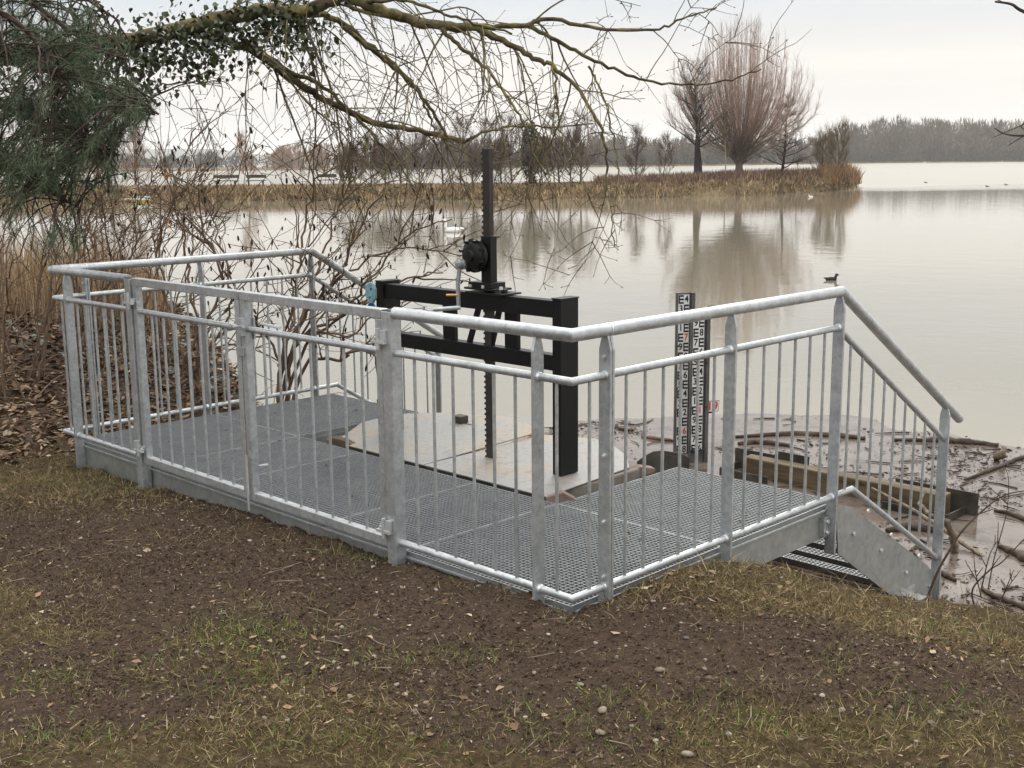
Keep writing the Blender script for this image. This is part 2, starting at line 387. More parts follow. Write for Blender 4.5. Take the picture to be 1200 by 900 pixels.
def blob(mb, c, s, R=None, jit=0.0, seed=0):
    r = np.random.default_rng(seed); V = ICO2_V * (1 + jit * (r.random((len(ICO2_V), 1)) - .5)) * np.asarray(s)
    if R is not None: V = V @ np.asarray(R).T
    mb.add(V + np.asarray(c), ICO2_F)

# ================================================================== SKY, SUN, CAMERA
w = bpy.data.worlds.new('World'); SC.world = w; w.use_nodes = True
nt = w.node_tree; nt.nodes.clear()
SUN_EL, SUN_AZ = math.radians(38), math.radians(25)       # azimuth: direction towards the sun, in the XY plane
sky = node(nt, 'ShaderNodeTexSky', sky_type='NISHITA'); sky.sun_disc = False; sky.sun_elevation = SUN_EL; sky.sun_rotation = math.radians(90) - SUN_AZ
sky.air_density = 1.5; sky.dust_density = 4
bg1 = node(nt, 'ShaderNodeBackground'); bg1.inputs['Strength'].default_value = 0.1; L(nt, sky.outputs[0], bg1.inputs['Color'])
tc = node(nt, 'ShaderNodeTexCoord').outputs['Generated']
sp = node(nt, 'ShaderNodeSeparateXYZ'); L(nt, tc, sp.inputs[0])
grad = ramp(nt, sp.outputs['Z'], [(0.0, (0.575, 0.575, 0.58)), (0.03, (0.615, 0.612, 0.615)), (0.075, (0.675, 0.667, .662)), (0.13, (0.47, 0.54, 0.62)), (0.17, (0.50, 0.56, 0.63)), (0.34, (1.1, 1.11, 1.13)), (1.0, (2.3, 2.29, 2.27))])
n1 = noise(nt, 3.2, 5, 0.5, vec=tc, stretch=(1, 1, 9))
cl = ramp(nt, n1, [(0.3, (0.90, 0.92, 0.95)), (0.6, (1.04, 1.03, 1.02))])
cloud = mix(nt, 1.0, grad, cl, 'MULTIPLY')
bg2 = node(nt, 'ShaderNodeBackground'); bg2.inputs['Strength'].default_value = 1.0; L(nt, cloud, bg2.inputs['Color'])
ms = node(nt, 'ShaderNodeMixShader'); ms.inputs[0].default_value = 0.92; L(nt, bg1.outputs[0], ms.inputs[1]); L(nt, bg2.outputs[0], ms.inputs[2])
out = node(nt, 'ShaderNodeOutputWorld'); L(nt, ms.outputs[0], out.inputs['Surface'])
sl = bpy.data.lights.new('sun', 'SUN'); sl.energy = 0.9; sl.angle = math.radians(25); sl.color = (1, 0.96, 0.9)
so = bpy.data.objects.new('sun', sl); COL.objects.link(so)
sd = Vector((math.cos(SUN_AZ) * math.cos(SUN_EL), math.sin(SUN_AZ) * math.cos(SUN_EL), math.sin(SUN_EL)))
so.rotation_euler = sd.to_track_quat('Z', 'Y').to_euler()

cd = bpy.data.cameras.new('camera'); co = bpy.data.objects.new('camera', cd); COL.objects.link(co); SC.camera = co
cd.sensor_fit = 'HORIZONTAL'; cd.sensor_width = 36; cd.lens = 36 * F / 1200; cd.clip_start = 0.05; cd.clip_end = 20000
mt4 = Matrix(((cr[0], cu[0], -fw[0], CAM[0]), (cr[1], cu[1], -fw[1], CAM[1]), (cr[2], cu[2], -fw[2], CAM[2]), (0, 0, 0, 1)))
co.matrix_world = mt4
SC.view_settings.view_transform = 'Standard'; SC.view_settings.look = 'None'; SC.view_settings.exposure = 0.38; SC.view_settings.gamma = 1.0
SC.view_settings.use_curve_mapping = False
SC.render.engine = 'CYCLES'; SC.cycles.max_bounces = 6; SC.cycles.diffuse_bounces = 3; SC.cycles.glossy_bounces = 4; SC.cycles.use_denoising = True
SC.cycles.caustics_reflective = False; SC.cycles.caustics_refractive = False

# ================================================================== GROUND
_EY = np.array([-60, -3, -1.3, -.95, -.43, -.06, 0.03, 4.25, 4.45, 5.0, 6, 8, 12, 60])
_EX = np.array([0.9, 1.45, 1.56, 1.52, 1.32, .85, .03, .03, .7, 1.3, 1.8, 2.5, 3.1, 8])
_WY = np.array([-60, -.25, 0.0, 1.1, 1.35, 4.2, 4.8, 60]); _WX = np.array([1.0, 1.0, 1.2, 1.2, .9, .9, 2.0, 2.6])
_TY = np.array([-60, -3, -.3, .3, 1.1, 2.1, 3.2, 4.2, 4.7, 5.5, 7, 9, 14, 60]); _TZ = np.array([.1, .02, .045, .035, .015, -.03, -.07, -.105, -.06, .14, .46, .52, .35, .8])
def soil_mask(X, Y):
    """bare soil along the platform and through the lawn, thatch elsewhere"""
    px, py, z = project(np.stack([X, Y, np.full_like(X, 0.02)], -1))
    wob = fbm(X * 1.1, Y * 1.1, 4, 41) * 1.5
    m_ = np.zeros_like(X)
    for cx, cy, rx, ry, rot in ((860, 772, 330, 48, .06), (430, 750, 190, 60, .2), (90, 620, 170, 50, .2), (180, 700, 130, 50, 0), (110, 840, 130, 40, 0), (300, 615, 190, 52, .30), (480, 700, 230, 66, .25), (720, 765, 270, 78, .12), (1030, 815, 230, 36, .02), (560, 650, 150, 60, .3), (130, 800, 160, 55, .1), (640, 850, 180, 50, 0), (70, 640, 110, 50, .3)):
        c_, s_ = math.cos(rot), math.sin(rot); dx, dy = px - cx, py - cy
        u, v = (dx * c_ + dy * s_) / rx, (-dx * s_ + dy * c_) / ry
        m_ = np.maximum(m_, np.exp(-(u * u + v * v) * .8))
    return np.clip(sstep(.15, .62, m_ + wob * .40 + fbm(X * 7, Y * 7, 3, 43) * .45), 0, 1) * (z > 0)
def height(X, Y, fine=True):
    e = np.interp(Y, _EY, _EX); wd = np.interp(Y, _WY, _WX)
    e = e + fbm(X * .0 + 3.3, Y * 1.6, 3, 5) * .16 * sstep(.2, .5, np.abs(Y - 2.1) - 2.0)
    top = np.interp(Y, _TY, _TZ)
    top = top - sstep(.45, 1.5, X) * .15 * (Y < .3) + .055 * np.exp(-((X - .86) / .30) ** 2 - ((Y + .16) / .22) ** 2) + .03 * np.exp(-((X - 1.1) / .12) ** 2 - ((Y + .26) / .12) ** 2)
    top = top + sstep(-1.2, -6, X) * .04
    t = np.clip((X - e) / wd, 0, 1); s = t * t * (3 - 2 * t)
    depth = top - (ZW - .5)
    z = top - s * depth - np.clip((X - e - wd) * .12, 0, 2.0)
    mound = sstep(4.5, 5.6, Y)
    z = z + fbm(X * .8, Y * .8, 4, 11) * (.05 + .14 * mound) * (1 - .0 * s)
    if fine:
        sm = soil_mask(X, Y)
        z = z + fbm(X * 4.5, Y * 4.5, 3, 21) * .035 + fbm(X * 16, Y * 16, 3, 31) * (.010 + .016 * sm)
        z = z + fbm(X * 42, Y * 42, 2, 37) * .006
    z = z + fbm(X * 9, Y * 9, 3, 83) * .06 * np.exp(-((X + .03) / .09) ** 2) * (Y > -.3) * (Y < 4.4)
    zt_ = np.interp(X, [.3, 1.9, 2.6, 3.25, 4.3], [-.25, -.38, -.60, -.80, -1.75]); ky = sstep(-.42, -.05, Y) * sstep(1.5, 1.12, Y) * (X > .3)
    z = np.where(zt_ > z, z + (zt_ - z) * ky, z)
    # keep the soil below the steel where it would poke through the grating
    under = (X > .015) & (X < 2.2) & (Y > -.01) & (Y < 4.25)
    z = np.where(under, np.minimum(z, .04 - np.clip(X, 0, .3) * .7), z)
    return z
def grow_axis(lo, hi, step, far):
    a_ = list(np.arange(lo, hi + 1e-6, step)); s = step
    x = a_[-1]
    while x < far: s *= 1.35; x += s; a_.append(x)
    s = step; x = lo; pre = []
    while x > -far: s *= 1.35; x -= s; pre.append(x)
    return np.array(pre[::-1] + a_)
gx = grow_axis(-2.4, 3.0, .022, 4000); gy = grow_axis(-2.2, 8.0, .03, 4000)
GX, GY = np.meshgrid(gx, gy, indexing='ij')
# far from here the shore keeps its distance: everything beyond is lake bed or land behind the camera
GZ = height(GX, np.clip(GY, -60, 60))
GZ = np.where(GX > 20, np.minimum(GZ, ZW - 2), GZ)
nx_, ny_ = len(gx), len(gy)
idx = np.arange(nx_ * ny_).reshape(nx_, ny_)
FQ = np.stack([idx[:-1, :-1], idx[1:, :-1], idx[1:, 1:], idx[:-1, 1:]], -1).reshape(-1, 4)
SM = soil_mask(GX, GY)
TH = np.clip(1 - SM, 0, 1) * .60 + .02
LIT = sstep(4.3, 5.2, GY + fbm(GX, GY, 3, 3)) 
bankm = np.clip(sstep(0.0, .5, GX - np.interp(GY, _EY, _EX)), 0, 1)
zone = np.stack([SM, TH * (1 - LIT), np.maximum(LIT * .8, bankm)], -1).reshape(-1, 3)
g = fast_mesh('ground', np.stack([GX, GY, GZ], -1).reshape(-1, 3), FQ, 'ground', None, zone, True, 'Zone')
tag(g, 'trampled brown soil with thin winter grass in front of the steel platform', 'ground', kind='structure')
def surf(x, y): return height(np.atleast_1d(np.asarray(x, float)), np.atleast_1d(np.asarray(y, float)))

def near_points(n, fn=None, extra=0):
    """random ground points inside (a little more than) the view, weighted to what the camera sees"""
    X = rng.uniform(-2.6, 3.0, n * 7); Y = rng.uniform(-2.4, 6.2, n * 7)
    px, py, z = project(np.stack([X, Y, np.zeros_like(X)], -1))
    ok = (z > 1.2) & (px > -120) & (px < 1320) & (py < 1000) & (X < np.interp(Y, _EY, _EX) + .12)
    X, Y = X[ok], Y[ok]
    if fn is not None:
        k = rng.random(len(X)) < fn(X, Y); X, Y = X[k], Y[k]
    X, Y = X[:n], Y[:n]
    return np.stack([X, Y, surf(X, Y)], -1)
def px_blob(X, Y, blobs):
    px, py, z = project(np.stack([X, Y, np.full_like(X, .02)], -1)); m_ = np.zeros_like(X)
    for cx, cy, rx, ry in blobs: m_ = np.maximum(m_, np.exp(-(((px - cx) / rx) ** 2 + ((py - cy) / ry) ** 2)))
    return m_
GREEN = [(300, 748, 75, 26), (300, 748, 75, 26), (60, 790, 40, 16), (250, 800, 110, 24), (470, 780, 60, 18), (120, 545, 90, 14), (420, 640, 50, 12), (860, 860, 160, 30), (1090, 845, 110, 25), (1110, 716, 80, 8), (640, 875, 120, 25), (400, 880, 120, 20), (700, 835, 60, 15), (90, 870, 90, 20), (980, 790, 20, 22)]
STRAW = [(900, 700, 190, 30), (900, 700, 190, 30), (1120, 735, 150, 30), (80, 560, 150, 28), (960, 860, 300, 50), (350, 850, 220, 50), (60, 720, 70, 60), (200, 800, 150, 30), (600, 620, 300, 10)]
def dens_green(X, Y): return np.clip(px_blob(X, Y, GREEN) * .8 + px_blob(X, Y, [(300, 748, 70, 24), (560, 775, 40, 12), (60, 800, 40, 14)]) * .9 + .02, 0, 1.6) * (.25 + 1.2 * np.clip(fbm(X * 5, Y * 5, 3, 61) + .4, 0, 1)) * (Y < 4.9)
def dens_straw(X, Y): return np.clip(np.maximum(px_blob(X, Y, STRAW), px_blob(X, Y, GREEN) * .6) * .8 * (1 - .6 * soil_mask(X, Y)) + .10 * (1 - soil_mask(X, Y)) + .03, 0, 1) * (.3 + 1.2 * np.clip(fbm(X * 4, Y * 4, 3, 63) + .4, 0, 1))
def blades(name, P, hmin, hmax, wd, tilt, cols, label):
    n = len(P); h_ = rng.uniform(hmin, hmax, n) * (.5 + rng.random(n))
    R = rotmats(rng.uniform(0, 6.28, n), rng.uniform(*tilt, n), rng.uniform(0, 6.28, n))
    S = np.stack([wd * (.6 + .8 * rng.random(n)), h_, h_], -1)
    return tag(scatter(name, BLADE_V, BLADE_F, P - [0, 0, .004], R, S, pick(cols, n, .35), 'attr'), label, 'grass', kind='stuff')
blades('grass', near_points(52000, dens_green), .014, .032, .0028, (.1, 1.1), [(.10, .145, .028), (.14, .185, .042), (.19, .19, .06), (.08, .12, .022), (.25, .215, .085)], 'short green grass growing in thin patches in the soil')
blades('dry_grass', near_points(150000, dens_straw), .014, .042, .0026, (.7, 1.5), [(.23, .165, .08), (.31, .235, .12), (.15, .105, .05), (.12, .09, .04), (.20, .165, .07), (.38, .295, .165), (.17, .17, .06)], 'flattened straw coloured grass thatch on the soil')
# taller dead grass along the brink at the right
def brink(X, Y):
    e = np.interp(Y, _EY, _EX); return ((Y < -.05) & (X > e - .3)) * .8
P = near_points(1500, brink)
blades('bank_grass', P, .06, .14, .003, (.2, 1.3), [(.30, .235, .12), (.24, .18, .085), (.16, .14, .06), (.36, .29, .17)], 'tall dead grass along the brink above the silt')

blades('dry_grass', near_points(26000, lambda X, Y: px_blob(X, Y, [(880, 698, 170, 24), (1010, 715, 150, 18), (1150, 735, 90, 16), (60, 553, 120, 16)])), .02, .06, .003, (.6, 1.5), [(.33, .245, .13), (.40, .31, .18), (.25, .175, .09), (.20, .14, .07), (.16, .105, .055)], 'pale straw matted over the hump by the right railing')
def edge_d(X, Y): return (np.exp(-((X + .06) / .07) ** 2) * (Y > 0) * (Y < 4.3) + np.exp(-((Y + .07) / .07) ** 2) * (X > 0) * (X < 1.0)) * np.clip(fbm(X * 4, Y * 4, 3, 88) * 3 + .4, 0, 1)
blades('edge_grass', near_points(3500, edge_d), .02, .06, .0028, (.1, 1.3), [(.16, .17, .06), (.24, .19, .09), (.12, .12, .045), (.30, .235, .13), (.14, .10, .055)], 'scruffy grass growing against the foot of the steel platform')
# clods of soil
def d_clod(X, Y): return np.clip(soil_mask(X, Y) * (.2 + 1.8 * np.clip(fbm(X * 2.2, Y * 2.2, 4, 71) + .3, 0, 1)) + .03, 0, 1)
P = near_points(80000, d_clod); n = len(P); s_ = .0014 + .0062 * rng.random(n) ** 5
S = s_[:, None] * rng.uniform(.5, 1.4, (n, 3)) * [1, 1, .8]
OCT_V = [(1, .1, 0), (-.1, 1, .1), (-1, 0, -.1), (.1, -1, 0), (0, .1, 1), (0, 0, -1)]; OCT_F = [(0, 1, 4), (1, 2, 4), (2, 3, 4), (3, 0, 4), (1, 0, 5), (2, 1, 5), (3, 2, 5), (0, 3, 5)]
tag(scatter('soil_crumbs', OCT_V, OCT_F, P + [0, 0, .002], rotmats(*rng.uniform(0, 6.28, (3, n))), S, pick([(.056, .037, .025), (.084, .058, .040), (.042, .027, .018), (.125, .09, .065)], n, .35), 'soilclod'), 'crumbs of dark soil scattered over the bare earth', 'soil', kind='stuff')
P = near_points(16000, lambda X, Y: .25 + .6 * np.clip(fbm(X * 3, Y * 3, 3, 77) * 2 + .5, 0, 1)); n = len(P); s_ = .004 + .014 * rng.random(n) ** 3
tag(scatter('plant_chips', LEAF_V, LEAF_F, P + [0, 0, .004], rotmats(rng.uniform(0, 6.28, n), rng.normal(0, .5, n), rng.uniform(0, 6.28, n)), s_[:, None] * np.stack([np.ones(n), rng.uniform(.25, 1.0, n), rng.uniform(-1, 2, n)], -1), pick([(.20, .135, .08), (.13, .08, .045), (.28, .205, .13), (.09, .055, .03), (.36, .28, .19)], n, .3), 'attr'), 'small chips of bark and broken leaves strewn over the soil', 'litter', kind='stuff')
# gravel
P = near_points(1500, lambda X, Y: .25 + .4 * soil_mask(X, Y)); n = len(P); s_ = .0025 + .0075 * rng.random(n) ** 3
S = s_[:, None] * rng.uniform(.7, 1.3, (n, 3)) * [1, 1, .6]
tag(scatter('gravel', ICO2_V * (1 + .35 * (rng.random((len(ICO2_V), 1)) - .5)), ICO2_F, P + [0, 0, .001], rotmats(rng.uniform(0, 6.28, n), rng.uniform(-.3, .3, n), rng.uniform(0, 6.28, n)), S, pick([(.22, .185, .145), (.16, .13, .10), (.30, .265, .22), (.19, .14, .10), (.13, .11, .09)], n, .25), 'stone', smooth=True), 'small pale gravel strewn over the brown soil', 'gravel', kind='stuff')
# dead leaves on the lawn, litter on the mound
def leaves(name, P, smin, smax, cols, label, flat=.35):
    n = len(P); s_ = rng.uniform(smin, smax, n)
    R = rotmats(rng.uniform(0, 6.28, n), rng.normal(0, flat, n), rng.uniform(0, 6.28, n))
    S = s_[:, None] * np.stack([np.ones(n), rng.uniform(.6, 1.3, n), rng.uniform(-1, 1.6, n)], -1)
    return tag(scatter(name, LEAF_V, LEAF_F, P + [0, 0, .006], R, S, pick(cols, n, .3), 'attr'), label, 'leaves', kind='stuff')
LC = [(.21, .135, .08), (.30, .21, .135), (.15, .09, .052), (.38, .29, .20), (.11, .068, .042), (.25, .155, .09)]
leaves('fallen_leaves', near_points(1100, lambda X, Y: .10 + .9 * px_blob(X, Y, [(880, 690, 150, 22), (1000, 715, 160, 16), (300, 790, 130, 30), (500, 850, 120, 30), (1150, 750, 90, 25)])), .014, .042, LC, 'brown dead leaves scattered over the trampled lawn')
X = rng.uniform(-1.5, 4.2, 90000); Y = rng.uniform(4.45, 9.5, 90000)
ok = (X < np.interp(Y, _EY, _EX) + 1.1) & ((Y - 4.55) * .9 + fbm(X * 2, Y * 2, 3, 5) > 0)
X, Y = X[ok][:26000], Y[ok][:26000]
leaves('leaf_litter', np.stack([X, Y, surf(X, Y)], -1), .035, .085, LC + [(.085, .056, .038), (.11, .075, .048)], 'thick brown leaf litter covering the bank beyond the left railing', .5)
# thin dead sticks lying about
lines = []
for p in near_points(170, lambda X, Y: .4 + 0 * X):
    a_ = rng.uniform(0, 6.28); l_ = rng.uniform(.03, .16); k = rng.uniform(-.4, .4)
    q = [p + np.array([math.cos(a_ + k * t) * l_ * t, math.sin(a_ + k * t) * l_ * t, .008 + .006 * rng.random()]) for t in (0, .5, 1)]
    lines.append((np.array(q), np.array([.0022, .0018, .001]) * rng.uniform(.7, 1.4)))
tag(tubes_mesh('dead_twigs', lines, 4, simple('dead_twig', (.10, .07, .05), (.26, .2, .14), 20, .85)), 'short dead twigs lying across the soil', 'twigs', kind='stuff')
# larger stones, one by one
for i, (px, py, s) in enumerate([(773, 801, .020), (626, 803, .012), (706, 848, .022), (703, 873, .020), (680, 817, .014), (465, 815, .013), (487, 801, .009), (893, 808, .012), (986, 845, .018), (805, 900, .02), (411, 832, .014), (733, 770, .010), (562, 818, .010), (90, 805, .011), (62, 700, .009)]):
    p = onz(px, py, .01); p[2] = surf(p[0], p[1])[0]
    mb = MB(); a_ = rng.uniform(0, 3.1); R = np.array([[math.cos(a_), -math.sin(a_), 0], [math.sin(a_), math.cos(a_), 0], [0, 0, 1]])
    blob(mb, p + [0, 0, s * .25], np.array([1.1, .75, .45]) * s * .85, R, .3, i)
    o = mb.build('stone', simple('stone_%d' % i, (.15, .12, .085), (.27, .225, .17), 40, .85), smooth=True)
    tag(o, 'pale rounded stone half sunk in the brown soil', 'stone', 'pale stones in the soil')

# ================================================================== STEEL PLATFORM
ZD = 0.05                                     # top of the grating
def grating(mb, x0, x1, y0, y1, z, pitch=.0245, t=.0026, dep=.030):
    for x in np.arange(x0 + pitch, x1 - .006, pitch): mb.box((x - t / 2, y0 + .004, z - dep), (x + t / 2, y1 - .004, z - .0012))
    for y in np.arange(y0 + pitch, y1 - .006, pitch): mb.box((x0 + .004, y - t / 2, z - dep + .004), (x1 - .004, y + t / 2, z))
    e = .0045
    mb.box((x0, y0, z - .03), (x0 + e, y1, z + .001)); mb.box((x1 - e, y0, z - .03), (x1, y1, z + .001))
    mb.box((x0 + e, y0, z - .03), (x1 - e, y0 + e, z + .0012)); mb.box((x0 + e, y1 - e, z - .03), (x1 - e, y1, z + .0012))
deck = thing('platform', 'galvanised steel walkway of fine grating wrapped around the black sluice frame', 'platform', (0.5, 2.1, 0))
for (x0, x1, y0, y1) in ((.036, 1.015, .036, 1.008), (.036, 1.015, 1.013, 1.595), (.036, 1.015, 1.6, 2.575), (.036, 1.015, 2.58, 3.19), (.036, 1.015, 3.195, 4.165), (1.02, 2.0, .036, 1.008), (1.02, 2.0, 3.195, 4.165)):
    mb = MB(); grating(mb, x0, x1, y0, y1, ZD); mb.build('grating_panel', 'grate', deck)
def channel_beam(a, b, inward, z0=-.115, z1=.022):
    """a C channel between two points, its web on the outside, flanges pointing inward"""
    mb = MB(); a, b, n = np.asarray(a, float), np.asarray(b, float), np.asarray(inward, float)
    def slab(off0, off1, zz0, zz1):
        P = [a + n * off0, b + n * off0, b + n * off1, a + n * off1]
        mb.prism([(p[0], p[1], zz0) for p in P], (0, 0, zz1 - zz0))
    slab(0, .006, z0, z1); slab(.006, .05, z1 - .008, z1 - .001); slab(.006, .05, z0, z0 + .007)
    return mb
def abox(mb, lo, hi): mb.box(lo, hi)
for a, b, n in (((.034, 4.17), (.034, .034), (1, 0)), ((.034, .034), (2.0, .034), (0, 1)), ((2.0, 4.168), (.034, 4.168), (0, -1)), ((1.018, 1.01), (1.018, 3.19), (-1, 0)),
                ((2.0, .034), (2.0, 1.01), (-1, 0)), ((2.0, 3.19), (2.0, 4.168), (-1, 0)), ((1.02, 1.012), (2.0, 1.012), (0, -1)), ((1.02, 3.188), (2.0, 3.188), (0, 1))):
    channel_beam((*a, 0), (*b, 0), (*n, 0)).build('side_beam', 'beam', deck)
mb = MB(); mb.box((.0215, .05, .023), (.0335, 4.16, .031)); mb.build('edge_angle', 'galv', deck)
mb = MB(); mb.box((.05, .0215, .023), (1.97, .0335, .031)); mb.build('edge_angle', 'galv', deck)
mb = MB(); mb.box((.05, 4.169, .023), (1.97, 4.181, .031)); mb.build('edge_angle', 'galv', deck)
for x, y in ((.55, .55), (1.5, .9), (1.5, 3.3), (.55, 2.1), (.55, 3.7)):
    mb = MB(); mb.box((x - .04, y - .04, -2.2), (x + .04, y + .04, -.1)); mb.build('support_leg', 'beam', deck)

n = 120; X = np.where(rng.random(n) < .7, rng.uniform(.06, 1.0, n), rng.uniform(.1, 1.95, n)); Y = np.where(X > 1.0, np.where(rng.random(n) < .6, rng.uniform(3.25, 4.1, n), rng.uniform(.1, .95, n)), rng.uniform(.1, 4.1, n)); s_ = .006 + .03 * rng.random(n) ** 3
tag(scatter('deck_litter', LEAF_V, LEAF_F, np.stack([X, Y, np.full(n, ZD + .004)], -1), rotmats(rng.uniform(0, 6.28, n), rng.normal(0, .15, n), rng.uniform(0, 6.28, n)), s_[:, None] * np.stack([np.ones(n), rng.uniform(.4, 1.2, n), rng.uniform(.3, 1.5, n)], -1), pick([(.05, .035, .025), (.09, .06, .04), (.03, .025, .02)], n, .3), 'attr'), 'bits of dead leaf and mud caught on the grating', 'litter', kind='stuff')

# ------------------------------------------------------------------ stairs
def make_stairs():
    t = thing('stairs', 'short flight of steel grating steps down to the silt beside the timber boom', 'stairs', (2.0, .5, 0))
    poly = [(1.945, .048), (2.10, .0), (2.98, -.525), (3.19, -.70), (3.11, -.815), (2.93, -.815), (2.60, -.615), (1.985, -.215)]
    for y in (.004, .99):
        mb = MB(); mb.prism([(x, y, z) for x, z in poly], (0, .008, 0)); s = mb.build('stringer', 'beam', t)
        for (bx, bz) in ((2.12, -.14), (2.26, -.05), (2.42, -.30), (2.52, -.24), (2.72, -.50), (2.86, -.44), (3.02, -.66), (3.10, -.71)):
            mb = MB(); lathe(mb, [(.011, -.012), (.011, -.004), (.007, .0)], 6, (bx, y - .0005 if y < .5 else y + .019, bz), 'y'); mb.build('bolt', 'bolt', s)
    for i in range(4):
        x, z = 2.03 + .262 * i, -.135 - .165 * i
        mb = MB(); grating(mb, x, x + .265, .016, .985, z, .028, .004); mb.build('tread', 'grate', t)
    mb = MB(); mb.box((2.62, -.075, -.655), (2.83, .003, -.648)); mb.box((2.62, -.003, -.648), (2.83, .003, -.60)); f = mb.build('foot_bracket', 'galv', t)
    return t
st = make_stairs()
def dup(root, dz, label):
    r = root.copy(); COL.objects.link(r); r.location = Vector(root.location) + Vector(dz); r['label'] = label
    for ch in list(root.children):
        c = ch.copy(); COL.objects.link(c); c.parent = r; c.matrix_parent_inverse = ch.matrix_parent_inverse.copy()
        for gch in ch.children:
            d = gch.copy(); COL.objects.link(d); d.parent = c; d.matrix_parent_inverse = gch.matrix_parent_inverse.copy()
    return r
bpy.context.view_layer.update()
st['group'] = 'flights of steps at the ends of the platform'
dup(st, (0, 3.19, 0), 'steel grating steps behind the black frame below the left descending handrail')

# ------------------------------------------------------------------ railings and gates
HR, MR, BR, BA = .0255, .0155, .0155, .0070
ZH, ZM, ZB = 1.10, .93, .10
def flat_post(par, p, along, zb, zt=1.083, w=.056, t=.013, off=0.0, bolts=False, mt='galv'):
    """a flat bar across the rail direction with a pointed top; along = unit rail direction"""
    al = np.asarray(along, float); ac = np.array([-al[1], al[0], 0]); p = np.asarray(p, float) + al * off
    prof = [(-w / 2, zb), (w / 2, zb), (w / 2, zt - .055), (.013, zt), (-.013, zt), (-w / 2, zt - .055)]
    mb = MB(); mb.prism([p + ac * a_ + np.array([0, 0, z]) - al * t / 2 for a_, z in prof], al * t)
    o = mb.build('post', mt, par, bevel=.0012)
    if bolts:
        for z in bolts:
            mb = MB(); c = p + np.array([0, 0, z])
            for sgn in (-1, 1):
                mb.tube([c + al * sgn * t / 2, c + al * sgn * (t / 2 + .007)], .0095, 6); mb.tube([c + al * sgn * (t / 2 + .007), c + al * sgn * (t / 2 + .012)], .005, 6)
            mb.build('bolt', 'bolt', o)
    return o
def bal(par, x, y, z0=ZB, z1=ZM):
    mb = MB(); mb.tube([(x, y, z0), (x, y, z1)], BA, 8); return mb.build('baluster', 'galv', par, smooth=False)
def pipe(par, name, pts, r):
    mb = MB(); mb.tube(pts, r, 14); return mb.build(name, 'galv', par, smooth=True, auto=True)
def weld(mb, p, r): blob(mb, p, (r, r, r))
def railing(ys, sgn, gate_y, label):
    """ys: Y of the side rail; sgn: +1 if the front part runs towards +Y from the corner"""
    t = thing('railing', label, 'railing', (1.0, ys, 0), 'galvanised railings of the platform')
    xs = 1.893
    pipe(t, 'handrail', [(0, gate_y, ZH), (0, ys, ZH), (xs + .01, ys, ZH), (3.27, ys, .265)], HR)
    pipe(t, 'mid_rail', [(0, gate_y, ZM), (0, ys, ZM), (xs - .03, ys, ZM), (1.87, ys, ZM - .003)], MR)
    pipe(t, 'stair_mid_rail', [(1.90, ys, .917), (3.11, ys, .165)], MR)
    pipe(t, 'bottom_rail', [(0, gate_y, ZB), (0, ys, ZB), (2.085, ys, ZB), (3.09, ys, -.512)], BR)
    flat_post(t, (0, ys + sgn * .172, 0), (0, 1, 0), -.12, off=0)
    for i, (x, zb, zt) in enumerate(((.196, -.10, 1.083), (1.003, -.12, 1.083), (xs, -.19, 1.08), (3.09, -.79, .37))):
        if i == 0:
            flat_post(t, (x, ys, 0), (1, 0, 0), zb, zt, off=-.0075, bolts=(1.0, .62, .36, .14), t=.012)
            flat_post(t, (x, ys, 0), (1, 0, 0), zb, zt, off=.0075, t=.012)
        else: flat_post(t, (x, ys, 0), (1, 0, 0), zb, zt)
    # joint ring on the handrail, and welds
    mb = MB(); mb.tube([(.20, ys, ZH), (.206, ys, ZH)], HR + .0012, 14); mb.build('joint_ring', 'bolt', t, smooth=True, auto=True)
    n = 6
    y0, y1 = gate_y, ys + sgn * .172
    for k in range(1, n + 1): bal(t, 0, y0 + (y1 - y0) * k / (n + 1))
    bal(t, 0, ys + sgn * .075); bal(t, .098, ys)
    for k in range(1, 7): bal(t, .196 + (1.003 - .196) * k / 7, ys)
    for k in range(1, 7): bal(t, 1.003 + (xs - 1.003) * k / 7, ys)
    for k in range(1, 10):
        x = xs + (3.09 - xs) * k / 10
        zm = .917 - (x - 1.90) * (.752 / 1.21); zb = ZB if x < 2.085 else ZB - (x - 2.085) * (.612 / 1.005)
        bal(t, x, ys, zb, zm)
    # brackets that bolt the posts to the beam
    inn = sgn
    for x in (1.003, xs):
        mb = MB(); y0_, y1_ = (ys + .006, ys + .0335) if sgn > 0 else (ys - .0335, ys - .006)
        mb.box((x - .05, y0_, -.095), (x - .008, y1_, .0)); br = mb.build('bracket', 'galv', t)
        for zz in (-.075, -.02):
            mb = MB(); lathe(mb, [(.010, -.012), (.010, -.003), (.006, 0)], 6, (x - .029, (y0_ if sgn > 0 else y1_ + .012), zz), 'y'); mb.build('bolt', 'bolt', br)
    for x in (.196, 1.003, xs):
        for z, r in ((ZM, MR), (ZB, BR)):
            mb = MB(); mb.tube([(x - .019, ys, z), (x - .011, ys, z), (x + .011, ys, z), (x + .019, ys, z)], [r * 1.02, r * 1.25, r * 1.25, r * 1.02], 12); mb.build('weld_collar', 'bolt', t, smooth=True, auto=True)
    for z, r in ((ZM, MR), (ZB, BR)):
        y_ = ys + sgn * .172
        mb = MB(); mb.tube([(0, y_ - .019, z), (0, y_ - .011, z), (0, y_ + .011, z), (0, y_ + .019, z)], [r * 1.02, r * 1.25, r * 1.25, r * 1.02], 12); mb.build('weld_collar', 'bolt', t, smooth=True, auto=True)
    # gate post (square tube) that the leaf hangs on
    yp = gate_y + sgn * .028
    mb = MB(); mb.box((-.03, yp - .03, -.15), (.03, yp + .03, 1.108)); mb.build('gate_post', 'galv', t, bevel=.004)
